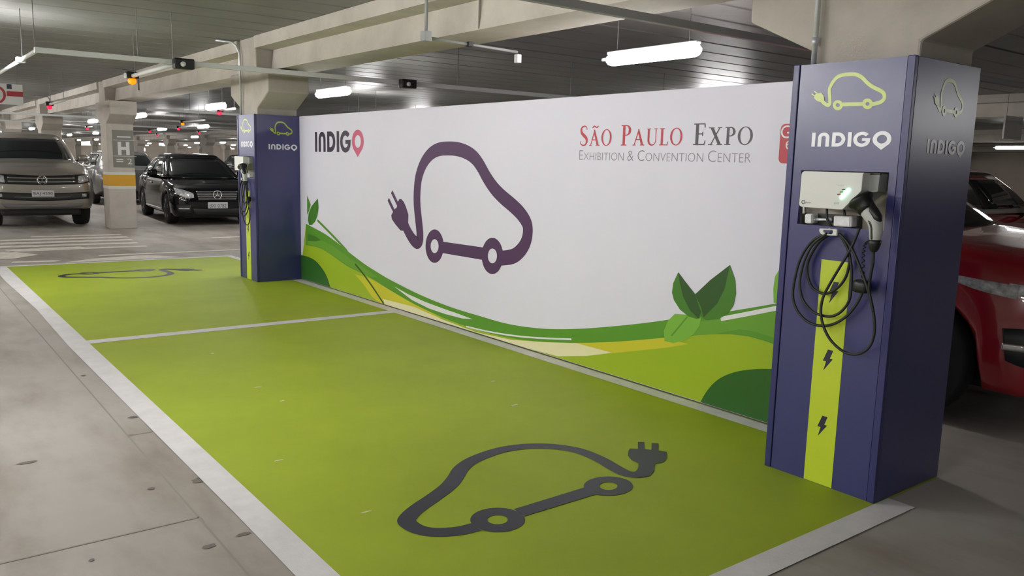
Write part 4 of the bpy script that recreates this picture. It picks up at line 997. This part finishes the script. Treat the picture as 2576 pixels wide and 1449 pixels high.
def junction(x, y, z, label):
    root = thing('junction_block', label, 'junction box', (x, y, z))
    MB().rbox((-0.10, -0.05, -0.055), (0.10, 0.05, 0.05), 0.015).build('block', 'black_plastic', root)
    MB().tube([(-0.02, -0.05, -0.01), (-0.02, -0.075, -0.01)], 0.025, 10).build('socket', 'white_tube', root, True)
    return root
junction(2.53, 8.865, 2.46, 'black junction block on the white trunking above the beam arm with orange light')
junction(5.14, 8.865, 2.46, 'black junction block on the white trunking above the printed wall')
junction(7.4, 3.635, 2.46, 'black junction block on the grey trunking right of the large charger pillar')
def signal_arm(x, y0, y1, col, label, group=None, z=2.46):
    root = thing('signal_arm', label, 'indicator light', (x, y0, z), 0, group)
    Ln = y1 - y0
    MB().tube([(0, 0, 0), (0, Ln, 0)], 0.024, 8).build('arm', 'white_tube', root, True)
    for k in ((0.05, Ln - 0.1) if Ln > 0.5 else (Ln,)): MB().tube([(0, k, 0.02), (0, k, CEIL - z + 0.015)], 0.004, 5).build('hanger_rod', 'rod', root)
    MB().rbox((-0.07, Ln - 0.02, -0.03), (0.07, Ln + 0.10, 0.05), 0.015).build('head', 'black_plastic', root)
    MB().lathe([(0.036, -0.03), (0.048, -0.045), (0.048, -0.068), (0.036, -0.09), (0.012, -0.10)], (0, Ln + 0.04, 0), 'z', 16).build('indicator', col + '_light', root, True)
    MB().lathe([(0.03, 0), (0.03, 0.05)], (-0.09, Ln + 0.02, 0), 'x', 10).build('end_plug', 'white_tube', root, True)
    return root
signal_arm(2.48, 9.0, 10.75, 'orange', 'white arm with glowing orange indicator hanging in front of the beam')
signal_arm(4.92, 11.5, 11.62, 'orange', 'orange indicator at the end of the lamp beside the far pillar column')
signal_arm(2.75, 17.0, 18.6, 'red', 'white arm with glowing red indicator beside the hanging white sign')
signal_arm(5.6, 16.3, 17.2, 'red', 'red indicator behind the lamp above the black sedan')
signal_arm(6.9, 22.4, 24.4, 'orange', 'orange indicator over the distant parking row beside the lit lamp', 'small indicators over the distant rows')
for x, y, c_ in ((4.9, 23.5, 'orange'), (5.9, 27, 'red'), (8.2, 28.6, 'red'), (6.2, 33, 'red'), (8.6, 34, 'red'), (10.4, 40, 'red'), (10.2, 33, 'red'), (3.0, 33, 'red')):
    signal_arm(x, y, y + 0.9, c_, 'small glowing indicator over the distant parking rows', 'small indicators over the distant rows')

root = thing('lamp_arm', 'white slanting arm at the free end of the white trunking', 'lamp arm', (1.24, 8.985, 2.47))
MB().tube([(0, 0, 0), (0, 3.6, 0)], 0.02, 8).build('arm', 'white_tube', root, True)
MB().rbox((-0.04, 1.0, -0.025), (0.04, 1.1, 0.03), 0.006).build('coupler', 'white_tube', root)
for k in (0.06, 0.9, 3.4): MB().tube([(0, k, 0.02), (0, k, CEIL - 2.475)], 0.004, 5).build('hanger_rod', 'rod', root)
# conduits on columns and beams
def conduit(name, path, r, m_, label, coupl=None):
    root = thing(name, label, 'conduit', path[0])
    o = Vector(path[0]); MB().tube([Vector(p) - o for p in path], r, 10).build('pipe', m_, root, True)
    for cpt in (coupl or []):
        MB().tube([Vector(cpt) - o - Vector((0, 0, 0.02)), Vector(cpt) - o + Vector((0, 0, 0.02))], r * 1.35, 10).build('coupling', m_, root, True)
    return root
conduit('wall_conduit', [(3.668, 2.405, 2.06), (3.668, 2.41, CEIL + 0.02)], 0.013, 'galvanised', 'galvanised conduit rising from the pillar with the large charger', [(3.668, 2.407, 2.17)])
conduit('wall_conduit', [(3.665, 10.46, 2.06), (3.665, 10.46, 2.80), (3.64, 10.50, 2.90), (3.60, 10.56, 2.95), (3.42, 10.6, 2.955)], 0.014, 'galvanised', 'conduit running from the ceiling down the far pillar column')
bt = on_x(1075, 0, 3.62); bb = on_x(1072, 80, 3.62)
root = thing('drop_conduit', 'grey drop conduit with box hanging in front of the beam over the printed wall', 'conduit', (3.62, bb.y, 0))
MB().tube([(0, 0, bb.z), (0, 0, CEIL + 0.0)], 0.014, 10).build('pipe', 'grey_box', root, True)
MB().rbox((-0.035, -0.035, bb.z - 0.075), (0.035, 0.035, bb.z + 0.005), 0.006).build('box', 'grey_box', root)
MB().tube([(0.035, 0, bb.z - 0.045), (0.6, 0.05, bb.z - 0.05), (1.0, 0.08, bb.z - 0.055)], 0.012, 8).build('branch_pipe', 'grey_box', root, True)
MB().rbox((0.42, 0.0, bb.z - 0.07), (0.47, 0.05, bb.z - 0.03), 0.004).build('clip', 'dark_trim', root)
MB().rbox((0.98, 0.05, bb.z - 0.15), (1.03, 0.10, bb.z - 0.075), 0.008).build('sensor', 'white_tube', root)
for y_, lab in ((15.4, 'dark conduit strapped to the beam between the H 2 column and the far pillar'), (24.6, 'dark conduit strapped to the beam beyond the H 2 column')):
    conduit('beam_conduit', [(3.64, y_, 2.62), (3.64, y_, 2.88), (3.60, y_ + 0.06, 2.94), (3.3, y_ + 0.1, 2.95)], 0.014, 'rod', lab)

# H 2 column: painted band and sign panel, as parts of that column
hc = columns[(1, 3)]; hw = CW - 0.015; e = 0.0025
def band(z0, z1, m_, nm):
    o = MB().box((-hw - e, -e, z0), (hw + e, 0.54 + e, z1)).build(nm, m_, hc); return o
z = lambda y: on_y(310, y, COLY[3]).z
band(z(475), z(468), 'band_white', 'white_band'); band(z(468), z(440), 'band_yellow', 'yellow_band'); band(z(440), z(433), 'band_white', 'white_band')
Fh = lambda u, v, d: (u, -d, v)
p0, p1 = on_y(284, 421, COLY[3]), on_y(344, 329, COLY[3])
sx0, sx1 = p0.x - hc.location.x + 0.01, min(p1.x - hc.location.x, hw - 0.005)
sp = Print().poly(rect(max(sx0, -hw + .01), p0.z, sx1, p1.z)).build('sign_panel', 'column_sign', Fh, 0.002, hc)
def hput(P, x0, x1, y0, y1, m_='sign_white'):
    xm = (x0 + x1) / 2; a, b = on_y(x0, y1, COLY[3]), on_y(x1, y0, COLY[3]); a.z = on_y(xm, y1, COLY[3]).z; b.z = on_y(xm, y0, COLY[3]).z
    Print().put(fit(P, (a.x - hc.location.x, a.z, b.x - hc.location.x, b.z)), lambda u, v: (u, v)).build('lettering', m_, Fh, 0.004, sp)
H = Print(); H.poly(rect(0, 0, 0.3, 1)); H.poly(rect(0.7, 0, 1, 1)); H.poly(rect(0.3, 0.38, 0.7, 0.62))
hput(H, 297, 325, 357, 390); hput(text_print('2'), 321, 332, 399, 413)
ln = Print().poly(rect(0, 0, 1, 1)); hput(ln, 285, 343, 352.3, 353.3); hput(ln, 285, 343, 392.5, 393.5); hput(ln, 294, 328, 343, 346); hput(ln, 293, 310, 400, 402.5); hput(ln, 293, 310, 405, 407.5)

# hanging sign on the left
root = thing('hanging_sign', 'white hanging traffic sign with red ring beside the trunking', 'sign', (1.45, 16.0, 2.29))
MB().rbox((-0.62, 0, 0), (0.53, 0.03, 0.33), 0.004).build('board', 'sign_white', root)
Fg = lambda u, v, d: (u, -d, v)
Print().ring((0.135, 0.150), (0.150, 0.150), (0.115, 0.115)).build('red_ring', 'sign_red', Fg, 0.003, root)
Print().poly(rect(0.30, 0.135, 0.53, 0.215)).build('red_band', 'sign_red', Fg, 0.003, root)
Print().poly(rect(0.305, 0.25, 0.375, 0.325)).build('blue_square', 'sign_dark', Fg, 0.003, root)
for x in (-0.5, 0.45): MB().tube([(x, 0.015, 0.33), (x, 0.015, CEIL - 2.29)], 0.004, 5).build('hanger_rod', 'rod', root)
# white board hanging far right
c_ = on_y(2550, 322, 6.4)
root = thing('hanging_board', 'blank white board hanging below the distant beam on the right', 'sign', (c_.x, 6.4, c_.z))
MB().rbox((-0.36, 0, -0.20), (0.36, 0.03, 0.20), 0.004).build('board', 'sign_white', root)
for x in (-0.3, 0.3): MB().tube([(x, 0.015, 0.20), (x, 0.015, CEIL - c_.z)], 0.004, 5).build('hanger_rod', 'rod', root)
